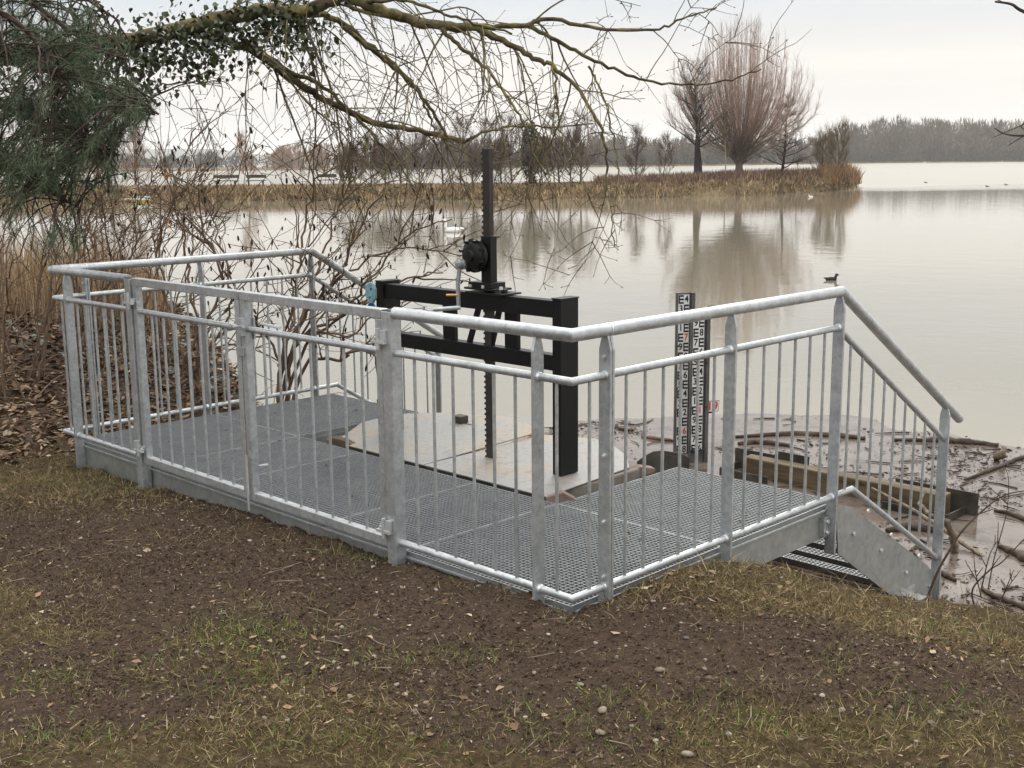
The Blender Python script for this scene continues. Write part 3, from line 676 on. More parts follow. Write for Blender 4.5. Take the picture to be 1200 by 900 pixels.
    mb = MB(); mb.box((-.028, yp - .028, 1.1085), (.028, yp + .028, 1.112)); mb.build('post_cap', 'darksteel', t)
    return t
railing(0.0, 1, .992, 'galvanised railing at the near corner running down to the timber boom')
railing(4.207, -1, 3.272, 'galvanised railing along the leaf covered bank with dark shrub behind')

def gate(y0, y1, hinge_hi, label):
    """leaf between y0 and y1; hinge_hi: hinges on the y1 side"""
    t = thing('gate', label, 'gate', (0, (y0 + y1) / 2, 0), 'two leaves of the steel gate')
    s = .04
    for y in (y0, y1 - s):
        mb = MB(); mb.box((-.02, y, .07), (.02, y + s, 1.07)); mb.build('stile', 'galv', t, bevel=.003)
    mb = MB(); mb.box((-.022, y0, 1.0705), (.022, y1, 1.112)); mb.build('top_rail', 'galv', t, bevel=.003)
    mb = MB(); mb.box((-.02, y0 + s, .07), (.02, y1 - s, .112)); mb.build('bottom_rail', 'galv', t, bevel=.003)
    pipe(t, 'mid_rail', [(0, y0 + s, ZM), (0, y1 - s, ZM)], MR)
    n = 7
    for k in range(1, n + 1): bal(t, 0, y0 + s + (y1 - y0 - 2 * s) * k / (n + 1), .11, ZM)
    for z in (1.0, .17):
        yh = y1 if hinge_hi else y0; sg = 1 if hinge_hi else -1
        mb = MB()
        mb.box((-.036, min(yh - sg * .03, yh + sg * .035), z - .004), (-.0202, max(yh - sg * .03, yh + sg * .035), z + .004))
        mb.box((-.052, min(yh - sg * .035, yh + sg * .05), z - .030), (-.0305, max(yh - sg * .035, yh + sg * .05), z - .018)); mb.box((-.046, min(yh + sg * .02, yh + sg * .05), z - .017), (-.031, max(yh + sg * .02, yh + sg * .05), z + .028))
        mb.tube([(-.043, yh + sg * .006, z - .055), (-.043, yh + sg * .006, z + .034)], .010, 10)
        mb.tube([(-.046, yh - sg * .02, z - .012), (-.02, yh - sg * .02, z - .012)], .009, 6)
        mb.build('hinge', 'bolt', t, auto=True)
    return t
gr = gate(1.062, 2.142, False, 'wider looking gate leaf hinged on the post in front of the black frame')
gl = gate(2.150, 3.205, True, 'gate leaf hinged on the post next to the leaf covered bank')
mb = MB(); mb.box((-.030, 2.115, .80), (-.0205, 2.175, .84)); mb.box((-.045, 2.10, .90), (-.0205, 2.137, .985)); mb.box((.021, 2.09, .88), (.03, 2.137, .985)); lp = mb.build('latch_plate', 'galv', gr)
mb = MB(); mb.tube([(-.036, 2.20, .945), (-.036, 2.09, .945)], .0065, 8); mb.tube([(-.036, 2.12, .945), (-.075, 2.115, .95)], .005, 8); mb.tube([(.045, 2.06, .955), (.045, 1.90, .95)], .007, 8); mb.build('latch_bolt', 'bolt', lp, smooth=True, auto=True)
mb = MB(); mb.tube([(-.034, 2.128, .30), (-.034, 2.128, .02)], .006, 8); mb.tube([(.022, 2.11, .24), (.05, 2.07, .25)], .006, 8); mb.build('drop_bolt', 'bolt', gr, auto=True)

# ------------------------------------------------------------------ sluice frame
sg = thing('sluice_gate', 'black painted steel sluice frame with toothed rack and galvanised crank', 'sluice gate', (1.45, 2.1, .06))
def hpost(y0, y1, name):
    mb = MB(); mb.box((1.39, y0, .058), (1.53, y0 + .008, 1.005)); mb.box((1.39, y1 - .008, .058), (1.53, y1, 1.005)); mb.box((1.39, y0 + .008, .058), (1.398, y1 - .008, 1.005)); mb.box((1.522, y0 + .008, .058), (1.53, y1 - .008, 1.005)); mb.box((1.385, y0 - .004, 1.005), (1.535, y1 + .004, 1.013))
    return mb.build(name, 'black', sg, bevel=.003)
hpost(1.325, 1.385, 'upright'); hpost(2.785, 2.85, 'upright')
for z0, z1, nm in ((.905, .995, 'top_beam'), (.622, .705, 'lower_beam')):
    mb = MB(); mb.box((1.405, 1.385, z0), (1.41, 2.785, z1)); mb.box((1.41, 1.385, z1 - .007), (1.47, 2.785, z1)); mb.box((1.41, 1.385, z0), (1.47, 2.785, z0 + .007)); mb.box((1.47, 1.385, z0), (1.476, 2.785, z1)); mb.build(nm, 'black', sg, bevel=.002)
for y0, y1 in ((2.18, 2.30), (1.675, 1.79)):
    mb = MB(); mb.box((1.44, y0, .706), (1.448, y1, .904)); mb.box((1.448, (y0 + y1) / 2 - .004, .706), (1.468, (y0 + y1) / 2 + .004, .904)); mb.box((1.425, y0, .706), (1.44, y0 + .014, .904)); mb.build('stiffener', 'black', sg)
for y0, y1 in ((2.075, 1.995), (1.895, 1.83)):
    mb = MB(); mb.bar((1.44, y0, .703), (1.44, y1, .909), .03, .02, (0, 1, 0)); mb.build('brace', 'black', sg)
# rack with teeth on its left edge
mb = MB(); z0, z1 = -.25, 1.785; yr0, yr1 = 1.882, 1.934
mb.box((1.425, yr0, z0), (1.455, yr1, z1))
for z in np.arange(z0 + .02, z1 - .02, .031): mb.prism([(1.427, yr1, z), (1.427, yr1, z + .018), (1.427, yr1 + .013, z + .014), (1.427, yr1 + .013, z + .004)], (.026, 0, 0))
mb.build('rack', 'rack', sg)
# gearbox: round flanged housing, guide sleeve, bed plate
mb = MB(); mb.box((1.415, 1.868, 1.045), (1.465, 1.945, 1.315)); gh = mb.build('gearbox', 'gear', sg, bevel=.003)
mb = MB(); lathe(mb, [(.06, 1.30), (.088, 1.305), (.094, 1.312), (.094, 1.328), (.078, 1.332), (.076, 1.346), (.060, 1.355), (.034, 1.358), (.030, 1.370), (.02, 1.372)], 24, (0, 1.968, 1.205), 'x')
# mirror the revolve so it faces the camera (towards -X)
V = mb.v[0]; V[:, 0] = 1.41 - (V[:, 0] - 1.30); mb.f = [tuple(reversed(q)) for q in mb.f]
mb.build('gear_housing', 'gear', gh, smooth=True, auto=True)
mb = MB(); lathe(mb, [(.03, 0), (.042, .004), (.046, .02), (.046, .03)], 18, (1.385, 2.02, 1.16), 'x'); mb.build('pinion_housing', 'gear', gh, smooth=True, auto=True)
mb = MB()
for k in range(8):
    a_ = k * math.pi / 4 + .3; c = np.array([1.372, 1.968 + .085 * math.cos(a_), 1.205 + .085 * math.sin(a_)]); mb.tube([c, c - [.02, 0, 0]], .009, 6)
mb.build('housing_bolts', 'gear', gh)
mb = MB(); mb.box((1.37, 1.80, 1.018), (1.51, 2.04, 1.03)); mb.box((1.385, 1.84, 1.0305), (1.50, 2.02, 1.06)); mb.box((1.36, 1.735, .998), (1.52, 2.02, 1.0085)); mb.box((1.40, 1.752, 1.009), (1.43, 1.775, 1.03)); mb.build('bed_plate', 'gear', sg, bevel=.002)
mb = MB()
for x, y in ((1.385, 1.76), (1.385, 1.90), (1.385, 2.0)): mb.tube([(x, y, 1.03), (x, y, 1.046)], .011, 6)
mb.build('bed_bolts', 'bolt', sg)
# crank: hub, bent flat arm, grip towards the left, brass pin
ck_ = MB(); ck_.tube([(1.323, 2.037, 1.157), (1.395, 2.028, 1.157)], .021, 14); ck_.tube([(1.313, 2.038, 1.157), (1.323, 2.037, 1.157)], .016, 6); ck_.tube([(1.350, 2.033, 1.157), (1.363, 2.032, 1.157)], .030, 14)
ck = ck_.build('crank', 'galv', sg, smooth=True, auto=True)
mb = MB()
pts = [(1.337, 2.036, 1.14), (1.337, 2.053, 1.05), (1.337, 2.050, .918)]
for a_, b_ in zip(pts, pts[1:]): mb.bar(a_, b_, .022, .012, (0, 1, 0))
blob(mb, pts[1], (.0075, .0145, .0145)); mb.build('crank_arm', 'galv', ck)
mb = MB(); mb.tube([(1.341, 2.040, .915), (1.245, 2.145, .905), (1.237, 2.155, .905)], [.0125, .0125, .009], 10); mb.build('grip', 'galv', ck, smooth=True, auto=True)
mb = MB(); mb.tube([(1.335, 2.055, .985), (1.290, 2.100, .985)], .007, 8); mb.build('pin', 'brass', ck, smooth=True, auto=True)
# two tags on the left upright
def octag(c, ry, rz, x, d):
    return [(x, c[0] + ry * math.cos(a_), c[1] + rz * math.sin(a_)) for a_ in (np.arange(8) + .5) * math.pi / 4]
mb = MB(); mb.prism(octag((2.89, .935), .050, .066, 1.377, 0), (.009, 0, 0)); tg = mb.build('tag_plate', 'paleblue', sg, bevel=.001); tg['label'] = 'pale blue eight sided tag'
mb = MB(); mb.prism(octag((2.89, .935), .054, .070, 1.3865, 0), (.004, 0, 0)); mb.build('tag_rim', 'bolt', tg)
mb = MB(); mb.box((1.3755, 2.872, .952), (1.3768, 2.888, .966)); mb.box((1.3755, 2.885, .90), (1.3768, 2.90, .912)); mb.build('tag_holes', 'darksteel', tg)
mb = MB(); mb.prism(octag((2.885, .825), .05, .05, 1.378, 0), (.008, 0, 0)); tg2 = mb.build('tag_plate', 'blue', sg); tg2['label'] = 'dark blue round tag'

# ------------------------------------------------------------------ cover plates, concrete sluice, odds and ends in the gap
def plate(poly, tilt, name, label, group):
    P = [(x, y, .048 + tilt * (x - 1.06)) for x, y in poly]
    mb = MB(); mb.prism(P, (0, 0, .007)); o = mb.build(name, 'chequer', bevel=.001)
    return tag(o, label, 'cover plate', group)
plate([(1.065, 1.13), (1.80, 1.19), (1.99, 1.36), (2.22, 1.72), (2.06, 2.09), (1.065, 2.065)], .0, 'cover_plate', 'worn chequer plate under the right foot of the black frame', 'chequer plates over the sluice')
plate([(1.065, 2.072), (2.06, 2.096), (2.22, 2.5), (2.03, 2.95), (1.80, 3.17), (1.50, 3.17), (1.14, 2.93), (1.065, 2.80)], .022, 'cover_plate', 'tan stained chequer plate left of the foot of the rack', 'chequer plates over the sluice')
cs = thing('concrete_sluice', 'rough concrete sluice walls under the chequer plates', 'sluice', (1.6, 2.1, -.1))
for lo, hi in (((1.11, 1.16, -2.3), (1.86, 1.34, .044)), ((1.11, 2.86, -2.3), (1.70, 3.04, .044)), ((1.11, 1.34, -2.3), (1.25, 2.86, .044)), ((1.86, 1.34, -2.3), (1.96, 2.86, -.1))):
    mb = MB(); mb.box(lo, hi); mb.build('concrete_wall', 'concrete', cs, bevel=.01)
def px_prism(pts, d, thick, push=None):
    P = [at(x, y, d) for x, y in pts]; return P, (fw * thick)
mb = MB(); P, D = px_prism([(747, 541), (756, 534), (766, 529), (777, 528), (797, 531), (808, 536), (808, 562), (747, 562)], 7.15, .03); mb.prism(P, D)
P, D = px_prism([(752, 545), (768, 533), (777, 532), (792, 535), (792, 560), (752, 560)], 7.14, .009); mb.prism(P, D)
tag(mb.build('steel_apron', 'darksteel', bevel=.002), 'dark curved steel apron plate standing between the cover plate and the gauges', 'plate')
mb = MB(); P, D = px_prism([(722, 556), (752, 547), (768, 549), (768, 554), (737, 564), (722, 560)], 6.75, .22); mb.prism(P, D)
tag(mb.build('plank', 'plank', bevel=.004), 'short reddish plank lying in the gap beside the right wing', 'plank')
mb = MB(); P, D = px_prism([(640, 583), (660, 577), (676, 586), (676, 590), (655, 594), (640, 590)], 5.95, .18); mb.prism(P, D)
tag(mb.build('plank', 'plank', bevel=.004), 'brown board end under the right foot of the frame', 'plank')
mb = MB(); P, D = px_prism([(386, 512), (402, 516), (412, 521), (402, 524), (386, 517)], 6.45, .20); mb.prism(P, D)
tag(mb.build('plank', 'timber', bevel=.004), 'pale board end poking out at the left edge of the chequer plates', 'plank')
mb = MB(); blob(mb, onz(669, 577, -.06), (.10, .09, .085), None, .25, 5); blob(mb, onz(654, 582, -.09), (.07, .08, .07), None, .25, 6)
tag(mb.build('boulder', simple('mossy_stone', (.09, .065, .03), (.26, .20, .11), 14, .9, bmp=.6), smooth=True), 'mossy yellow brown boulder wedged under the chequer plate', 'boulder')
mb = MB(); mb.box((1.86, 2.62, .07), (1.93, 2.70, .12)); mb.box((1.885, 2.52, .058), (1.905, 2.62, .075)); 
tag(mb.build('mooring_bracket', 'darksteel', bevel=.003), 'small dark steel bracket on the far edge of the tan plate', 'bracket')

# ------------------------------------------------------------------ staff gauges and sign
fh = np.array([fw[0], fw[1], 0]); fh /= np.linalg.norm(fh); rh = np.cross(fh, UP)
def text_geo(s, size):
    cu_ = bpy.data.curves.new('glyph', 'FONT'); cu_.body = s; cu_.size = size; cu_.align_x = 'CENTER'; cu_.align_y = 'CENTER'; cu_.resolution_u = 3; cu_.offset = size * .02
    ob = bpy.data.objects.new('glyph', cu_); me = ob.to_mesh()
    V = np.array([v.co[:] for v in me.vertices]); Fc = [tuple(p.vertices) for p in me.polygons]
    ob.to_mesh_clear(); bpy.data.objects.remove(ob); bpy.data.curves.remove(cu_)
    return V, Fc
def gauge(px, top_py, base_py, cells, label, start_left, head=None):
    base = onz(px, base_py, ZW); d = (base - CAM) @ fw
    zt = CAM[2] + (ray(px, top_py) * d)[2]
    tilt = 0
    rr = rh * math.cos(.25) - fh * math.sin(.25) * -1; rr /= np.linalg.norm(rr); nn = np.cross(rr, UP) * 1.0   # nn points to the viewer
    if nn @ fh > 0: nn = -nn
    o = thing('water_gauge', label, 'water gauge', base, 'white staff gauges in the water')
    Wf, Wb = .195, .120
    def P(u, z, k): return base + rr * u + nn * k + np.array([0, 0, z - base[2]])
    mb = MB(); mb.prism([P(-Wf / 2, ZW - .6, 0), P(Wf / 2, ZW - .6, 0), P(Wf / 2, zt, 0), P(-Wf / 2, zt, 0)], -nn * .03)
    mb.prism([P(Wf / 2 - .036, ZW - .6, .001), P(Wf / 2, ZW - .6, .001), P(Wf / 2, zt, .001), P(Wf / 2 - .036, zt, .001)], nn * .03)
    mb.prism([P(-Wf / 2, ZW - .6, .001), P(-Wf / 2 + .014, ZW - .6, .001), P(-Wf / 2 + .014, zt, .001), P(-Wf / 2, zt, .001)], nn * .012)
    mb.build('gauge_frame', 'gaugeframe', o)
    u0 = -Wf / 2 + .018; ztop = zt - .02; zb = ztop - .1 * len(cells) - .03
    mb = MB(); mb.prism([P(u0, zb, .004), P(u0 + Wb, zb, .004), P(u0 + Wb, ztop, .004), P(u0, ztop, .004)], nn * .004); mb.build('scale_plate', 'white', o)
    bk, rd = MB(), MB()
    def rect(m_, ua, ub, za, zb_): m_.add([P(ua, za, .0095), P(ub, za, .0095), P(ub, zb_, .0095), P(ua, zb_, .0095)], [(0, 1, 2, 3)])
    left = start_left
    if head:
        V, Fc = text_geo(head, .05); rd.add([P(u0 + Wb / 2 + v[0], ztop - .035 + v[1], .010) for v in V], Fc)
    for i, (ch, red) in enumerate(cells):
        z1 = ztop - .1 * i - (.07 if head else .0); z0 = z1 - .1
        eu = u0 + .003 if left else u0 + Wb * .5 + .001; ew = Wb * .5 - .004
        for k in range(3): rect(bk, eu + .0135, eu + ew, z0 + .006 + .036 * k, z0 + .0245 + .036 * k)
        rect(bk, eu, eu + .0134, z0 + .006, z0 + .0965)
        V, Fc = text_geo(ch, .098)
        uc = u0 + Wb * (.75 if left else .25)
        (rd if red else bk).add([P(uc + v[0] * .9, z0 + .052 + v[1], .0102) for v in V], Fc)
        left = not left
    bk.build('numerals', 'mark', o)
    if rd.n: r_ = rd.build('red_numerals', 'red', o); r_['label'] = 'red metre figures'
    mb = MB()
    for z in (zt - .55, zt - 1.0):
        for u in (-Wf / 2 + .006, Wf / 2 - .03): mb.tube([P(u, z, .012), P(u, z, .045)], .011, 6)
    mb.build('bolts', 'darksteel', o)
    return o, P, d
seqL = [(c, c2) for c, c2 in zip('43217987654321698', [0, 0, 0, 0, 1, 0, 0, 0, 0, 0, 0, 0, 0, 0, 1, 0, 0])]
seqR = [(c, c2) for c, c2 in zip('98765432119876', [0] * 8 + [1] + [0] * 5)]
seqR = [('9', 0), ('8', 0), ('7', 0), ('6', 0), ('5', 0), ('4', 0), ('3', 0), ('2', 0), ('1', 0), ('1', 1), ('9', 0), ('8', 0), ('7', 0), ('6', 0)]
gauge(800, 339, 531, seqL, 'taller staff gauge with a red 7 near its top', True)
og, PG, dg_ = gauge(817.5, 358, 542, seqR, 'shorter staff gauge beside the small 19 plate', False, 'A2')
mb = MB(); mb.prism([PG(.09, .24, -.02), PG(.15, .24, -.02), PG(.15, .265, -.02), PG(.09, .265, -.02)], fh * .03); mb.build('side_arm', 'darksteel', og)
sb = thing('level_sign', 'small white plate with red 19 fixed beside the shorter gauge', 'sign', PG(.13, -.75, 0))
def SP(u, z, k): return PG(u, z, k)
zc = CAM[2] + (ray(829, 474) * dg_)[2]
mb = MB(); mb.prism([SP(.075, zc - .055, .02), SP(.205, zc - .05, .02), SP(.215, zc + .048, .02), SP(.075, zc + .052, .02)], fh * .004); mb.build('sign_plate', 'white', sb)
mb = MB(); mb.prism([SP(.068, zc - .062, .012), SP(.212, zc - .057, .012), SP(.222, zc + .055, .012), SP(.068, zc + .059, .012)], fh * .004); mb.build('sign_back', 'darksteel', sb)
V, Fc = text_geo('19', .12); mb = MB(); mb.add([SP(.143 + v[0] * 1.0, zc + v[1], .0225) for v in V], Fc); mb.build('numerals', 'red', sb)
mb = MB(); mb.prism([SP(.07, zc - .075, .01), SP(.17, zc - .075, .01), SP(.17, zc - .055, .01), SP(.07, zc - .055, .01)], fh * .03); mb.build('bracket', 'darksteel', sb)

# ================================================================== WATER AND SHORE THINGS
mb = MB(); mb.add([(-6000, -6000, ZW), (6000, -6000, ZW), (6000, 6000, ZW), (-6000, 6000, ZW)], [(0, 1, 2, 3)])
tag(mb.build('water', 'water'), 'calm beige muddy lake reflecting the sky', 'lake', kind='structure')
# film of silt near the shore, ragged edge
outl = [onz(x, y, ZW)[:2] for x, y in ((560, 560), (610, 512), (680, 497), (760, 489), (900, 486), (1000, 489), (1060, 503), (1120, 511), (1176, 522), (1200, 527), (1260, 545))] + [np.array(p) for p in ((7.6, -1.2), (6.5, -3.5), (2.2, -4.0), (1.4, -2), (1.2, 1.5), (1.8, 2.6))]
outl = np.array(outl)
def inside(px, py, poly):
    c = np.zeros(px.shape, bool); j = len(poly) - 1
    for i in range(len(poly)):
        xi, yi = poly[i]; xj, yj = poly[j]
        hit = ((yi > py) != (yj > py)) & (px < (xj - xi) * (py - yi) / (yj - yi + 1e-12) + xi); c ^= hit; j = i
    return c
st_ = .04
sx, sy = np.arange(.8, 11, st_), np.arange(-4.2, 7.5, st_)
SX, SY = np.meshgrid(sx, sy, indexing='ij')
wobx, woby = fbm(SX * 1.2, SY * 1.2, 4, 91) * .55, fbm(SX * 1.2, SY * 1.2, 4, 92) * .55
ins = inside(SX + wobx, SY + woby, outl)
ins &= ~((fbm(SX * .9, SY * .9, 4, 95) > .30))
idx = np.arange(SX.size).reshape(SX.shape)
q = np.stack([idx[:-1, :-1], idx[1:, :-1], idx[1:, 1:], idx[:-1, 1:]], -1)[ins[:-1, :-1]]
used, inv = np.unique(q, return_inverse=True)
SZ = ZW + .006 + fbm(SX * 3, SY * 3, 3, 97) * .006
V = np.stack([SX, SY, SZ], -1).reshape(-1, 3)[used]
tag(fast_mesh('floating_silt', V, inv.reshape(-1, 4), 'silt', None, None, True), 'pinkish brown film of silt and scum floating along the shore', 'silt', kind='stuff')
def silt_pts(n, dens):
    X = rng.uniform(1.2, 11, n * 8); Y = rng.uniform(-3.5, 7, n * 8)
    k = inside(X, Y, outl) & (rng.random(n * 8) < dens(X, Y)); return np.stack([X[k], Y[k], np.full(k.sum(), ZW + .01)], -1)[:n]
dd = lambda X, Y: np.clip(fbm(X * 1.4, Y * 1.4, 4, 99) * 3.6 + .22, .02, 1) ** 1.3
P = silt_pts(30000, dd); n = len(P); s_ = .006 + .055 * rng.random(n) ** 5
tag(scatter('floating_debris', LEAF_V, LEAF_F, P, rotmats(rng.uniform(0, 6.28, n), rng.normal(0, .25, n), rng.uniform(0, 6.28, n)), s_[:, None] * np.stack([np.ones(n), rng.uniform(.3, 1.2, n), rng.uniform(0, 2.0, n)], -1), pick([(.03, .018, .012), (.06, .035, .022), (.02, .013, .01), (.10, .065, .042)], n, .3), 'attr'), 'dark bits of leaves and bark floating on the silt', 'debris', kind='stuff')
lines = []
for p in silt_pts(600, lambda X, Y: .15 + dd(X, Y)):
    a_ = rng.uniform(0, 6.28); l_ = rng.uniform(.08, .45) * rng.random() ** .6; k = rng.uniform(-.5, .5)
    lines.append((np.array([p + [math.cos(a_ + k * t) * l_ * t, math.sin(a_ + k * t) * l_ * t, .006] for t in (0, .5, 1)]), np.array([.006, .006, .003]) * rng.uniform(.5, 1.6)))
tag(tubes_mesh('floating_twigs', lines, 5, 'driftdark'), 'dark twigs floating on the silt', 'twigs', kind='stuff')
def log(name, pts, r, label, cat, mt='driftdark', jit=.25, zoff=.02, sides=9):
    """pts: pixels on the water plane (third value lifts)"""
    Q = []
    for p in pts:
        q = onz(p[0], p[1], ZW + (p[2] if len(p) > 2 else zoff)); Q.append(q)
    Q = np.array(Q); m_ = 6 * (len(Q) - 1) + 1
    t = np.linspace(0, len(Q) - 1, m_); C = np.stack([np.interp(t, np.arange(len(Q)), Q[:, k]) for k in range(3)], -1)
    rr_ = np.interp(t, np.linspace(0, len(Q) - 1, len(r)), r) * .72
    C[1:-1, :2] += rng.normal(0, 1, (m_ - 2, 2)) * rr_[1:-1, None] * .18
    V, Fc = tube_arrays(C, rr_ * (1 + jit * (rng.random(m_) - .5)), sides)
    V = V + rng.normal(0, 1, V.shape) * np.repeat(rr_, sides)[:, None] * .15
    mb = MB(); mb.add(V, Fc); return tag(mb.build(name, mt, smooth=True), label, cat)
log('floating_log', [(862, 512), (930, 508), (985, 511), (1014, 514)], [.02, .05, .06, .03], 'long dark log floating behind the middle post of the right railing', 'log')
log('floating_log', [(1046, 515), (1100, 516), (1140, 519), (1170, 522)], [.02, .055, .05, .03], 'slim dark log floating at the outer edge of the silt beyond the end post', 'log')
log('driftwood', [(1166, 538), (1174, 532, .10), (1178, 524, .16)], [.05, .055, .02], 'stubby driftwood lump sticking up from the silt', 'driftwood', 'driftwood')
log('floating_branch', [(1130, 562), (1160, 551), (1185, 541), (1215, 530)], [.015, .03, .035, .03], 'thin branch floating towards the open water', 'branch')
log('floating_log', [(865, 520), (890, 518), (925, 522)], [.03, .07, .02], 'short mound of dark bark floating in front of the long log', 'log')
log('floating_branch', [(752, 511), (770, 514), (800, 517)], [.02, .03, .015], 'red brown split branch floating left of the gauges', 'branch', 'plank')
log('floating_branch', [(722, 501), (733, 504), (744, 504)], [.012, .035, .01], 'small forked bark scrap floating by the cover plate', 'branch')
log('floating_log', [(1166, 598), (1185, 602), (1210, 612)], [.02, .035, .03], 'half sunk log floating by the bare sapling', 'log')
log('floating_log', [(1172, 640), (1190, 648), (1215, 662)], [.03, .05, .05], 'thick wet log lying by the sapling at the foot of the bank', 'log')
log('floating_log', [(1150, 690), (1170, 700), (1210, 715)], [.02, .03, .03], 'dark log lying low against the grassy brink', 'log')
log('driftwood', [(1084, 576, .48), (1077, 590, .42), (1088, 603, .36), (1109, 612, .27), (1118, 628, .15), (1119, 648, .0)], [.014, .02, .026, .032, .036, .042], 'pale forked driftwood trunk standing beside the stairs', 'driftwood', 'driftwood')
log('driftwood', [(1022, 572, .16), (1060, 592, .14), (1100, 616, .10), (1152, 653, .0)], [.014, .022, .026, .022], 'long bare stick leaning past the forked driftwood', 'driftwood', 'driftwood')
log('floating_log', [(1040, 622), (1065, 617), (1098, 622)], [.04, .08, .04], 'black waterlogged trunk behind the stair railing', 'log')
log('floating_branch', [(1085, 668), (1105, 672), (1120, 680)], [.02, .035, .02], 'broken dark branch at the foot of the end post', 'branch')
# timber boom between two steel brackets
tb = thing('timber_boom', 'wet square timber resting in two steel brackets on the silt', 'timber boom', (6.58, 2.5, ZW))
mb = MB(); mb.box((6.50, 1.52, ZW - .02), (6.66, 3.58, ZW + .19)); mb.build('timber', 'timber', tb, bevel=.012)
def ubracket(y0, y1, flip):
    mb = MB(); e = .012
    mb.box((6.36, y0, ZW - .3), (6.36 + e, y1, ZW + .075)); mb.box((6.70, y0 - .1, ZW - .3), (6.70 + e, y1 + .05, ZW + .21))
    ys = y0 if flip else y1 - e
    mb.box((6.36 + e, ys, ZW - .3), (6.70, ys + e, ZW + .08)); mb.build('bracket', 'darksteel', tb, bevel=.003)
ubracket(1.40, 2.02, True); ubracket(3.2, 3.75, False)
mb = MB(); mb.box((6.68, 2.95, ZW - .2), (6.695, 3.32, ZW + .26)); mb.build('bracket', 'darksteel', tb)

# ================================================================== PENINSULA AND FAR SHORES
def shore_strip(name, front, depth, hts, label, mt, prof, nz_amp=.25, step=1.5, seed=1):
    """front: list of (x,y) along the waterline; the land lies behind it (away from the camera)"""
    Pf = np.array(front); seg = np.linalg.norm(np.diff(Pf, axis=0), axis=1); s_ = np.concatenate([[0], np.cumsum(seg)])
    n = int(s_[-1] / step); t = np.linspace(0, s_[-1], n)
    C = np.stack([np.interp(t, s_, Pf[:, k]) for k in range(2)], -1)
    hh = np.interp(t, s_, hts); dp = np.interp(t, s_, depth) if not np.isscalar(depth) else np.full(n, depth)
    away = C - CAM[:2]; away /= np.linalg.norm(away, axis=1, keepdims=True)
    rows = []
    for u, hz in prof:
        p = C + away * (dp * u)[:, None]; z = ZW + hh * hz
        amp = nz_amp * (hz > .05)
        p = p + away * (fbm(t * .15, t * 0 + u * 9, 3, seed)[:, None] * 2.0 * min(1, dp.mean() / 20))
        z = z + fbm(t * .35, t * 0 + u * 14, 4, seed + 3) * amp * 2
        rows.append(np.concatenate([p, z[:, None]], 1))
    V = np.stack(rows, 1); m_ = len(prof)
    idx = np.arange(n * m_).reshape(n, m_)
    q = np.stack([idx[:-1, :-1], idx[1:, :-1], idx[1:, 1:], idx[:-1, 1:]], -1).reshape(-1, 4)
    o = fast_mesh(name, V.reshape(-1, 3), q, mt, None, None, True)
    return tag(o, label, name.replace('_', ' '), kind='structure'), V
PX_FRONT = [(-420, 246), (-150, 243), (60, 240), (140, 238), (200, 236), (330, 235), (450, 234), (560, 233.5), (650, 233), (760, 231.5), (870, 229), (950, 225), (992, 222), (1004, 219.5)]
front = [onz(x, y, ZW)[:2] for x, y in PX_FRONT]
hts = [1.1, 1.05, 1.0, 1.0, 1.0, 1.0, 1.0, 1.0, 1.0, 1.1, 1.4, 1.45, 1.1, .4]
dep = [60, 50, 40, 30, 22, 20, 20, 20, 20, 22, 22, 16, 8, 3]
PROF = [(-.06, -.5), (0, .0), (.02, .22), (.05, .5), (.10, .72), (.18, .9), (.3, 1.0), (.5, 1.03), (.7, .95), (.9, .6), (1.0, .0), (1.05, -.5)]
_, PEN = shore_strip('peninsula', front, dep, hts, 'low grassy peninsula crossing the lake', 'bank', PROF)
def pen_point(px, u):
    """a point on the peninsula above picture column px, u = 0 at the waterline .. 1 at its back"""
    x = np.interp(px, [p[0] for p in PX_FRONT], np.arange(len(PX_FRONT))); i = min(int(x), len(front) - 2); f_ = x - i
    c = np.array(front[i]) * (1 - f_) + np.array(front[i + 1]) * f_
    a_ = c - CAM[:2]; a_ /= np.linalg.norm(a_); d_ = np.interp(px, [p[0] for p in PX_FRONT], dep); h_ = np.interp(px, [p[0] for p in PX_FRONT], hts)
    hz = np.interp(u, [p[0] for p in PROF], [p[1] for p in PROF])
    q = c + a_ * d_ * u; return np.array([q[0], q[1], ZW + h_ * hz])
def tufts(name, n, ulo, uhi, pxr, hgt, cols, label, cat='grass', wd=.05, per=7, lean=.5):
    Q = np.array([pen_point(px, u) for px, u in zip(rng.uniform(*pxr, n), rng.uniform(ulo, uhi, n))])
    Q = np.repeat(Q, per, 0) + np.concatenate([rng.normal(0, .22, (n * per, 2)), np.full((n * per, 1), -.05)], 1)
    N = len(Q); cc = np.repeat(pick(cols, n, .3), per, 0); h_ = rng.uniform(*hgt, N)
    S = np.stack([np.full(N, wd) * rng.uniform(.6, 1.6, N), h_ * .6, h_], -1)
    return tag(scatter(name, BLADE_V, BLADE_F, Q, rotmats(rng.uniform(0, 6.28, N), rng.normal(0, lean, N), rng.uniform(0, 6.28, N)), S, cc, 'faraway'), label, cat, kind='stuff')
TAN = [(.36, .255, .14), (.28, .19, .10), (.42, .32, .19), (.22, .145, .085)]
RED = [(.16, .09, .065), (.20, .12, .085), (.12, .07, .055), (.23, .15, .10)]
tufts('bank_tussocks', 4600, -.012, .14, (-300, 1000), (.25, .6), TAN + [(.13, .11, .05)], 'tan grass tussocks hanging over the water along the peninsula', 'grass', .07)
tufts('bank_brambles', 2000, .10, .9, (700, 995), (.35, .95), RED + RED + TAN[:1], 'reddish brown low brambles on the right end of the peninsula', 'brambles', .06)
tufts('bank_brambles', 1900, .15, .9, (-300, 640), (.12, .34), TAN + TAN + RED[:1], 'brown dead weeds covering the left stretch of the peninsula', 'weeds', .06)
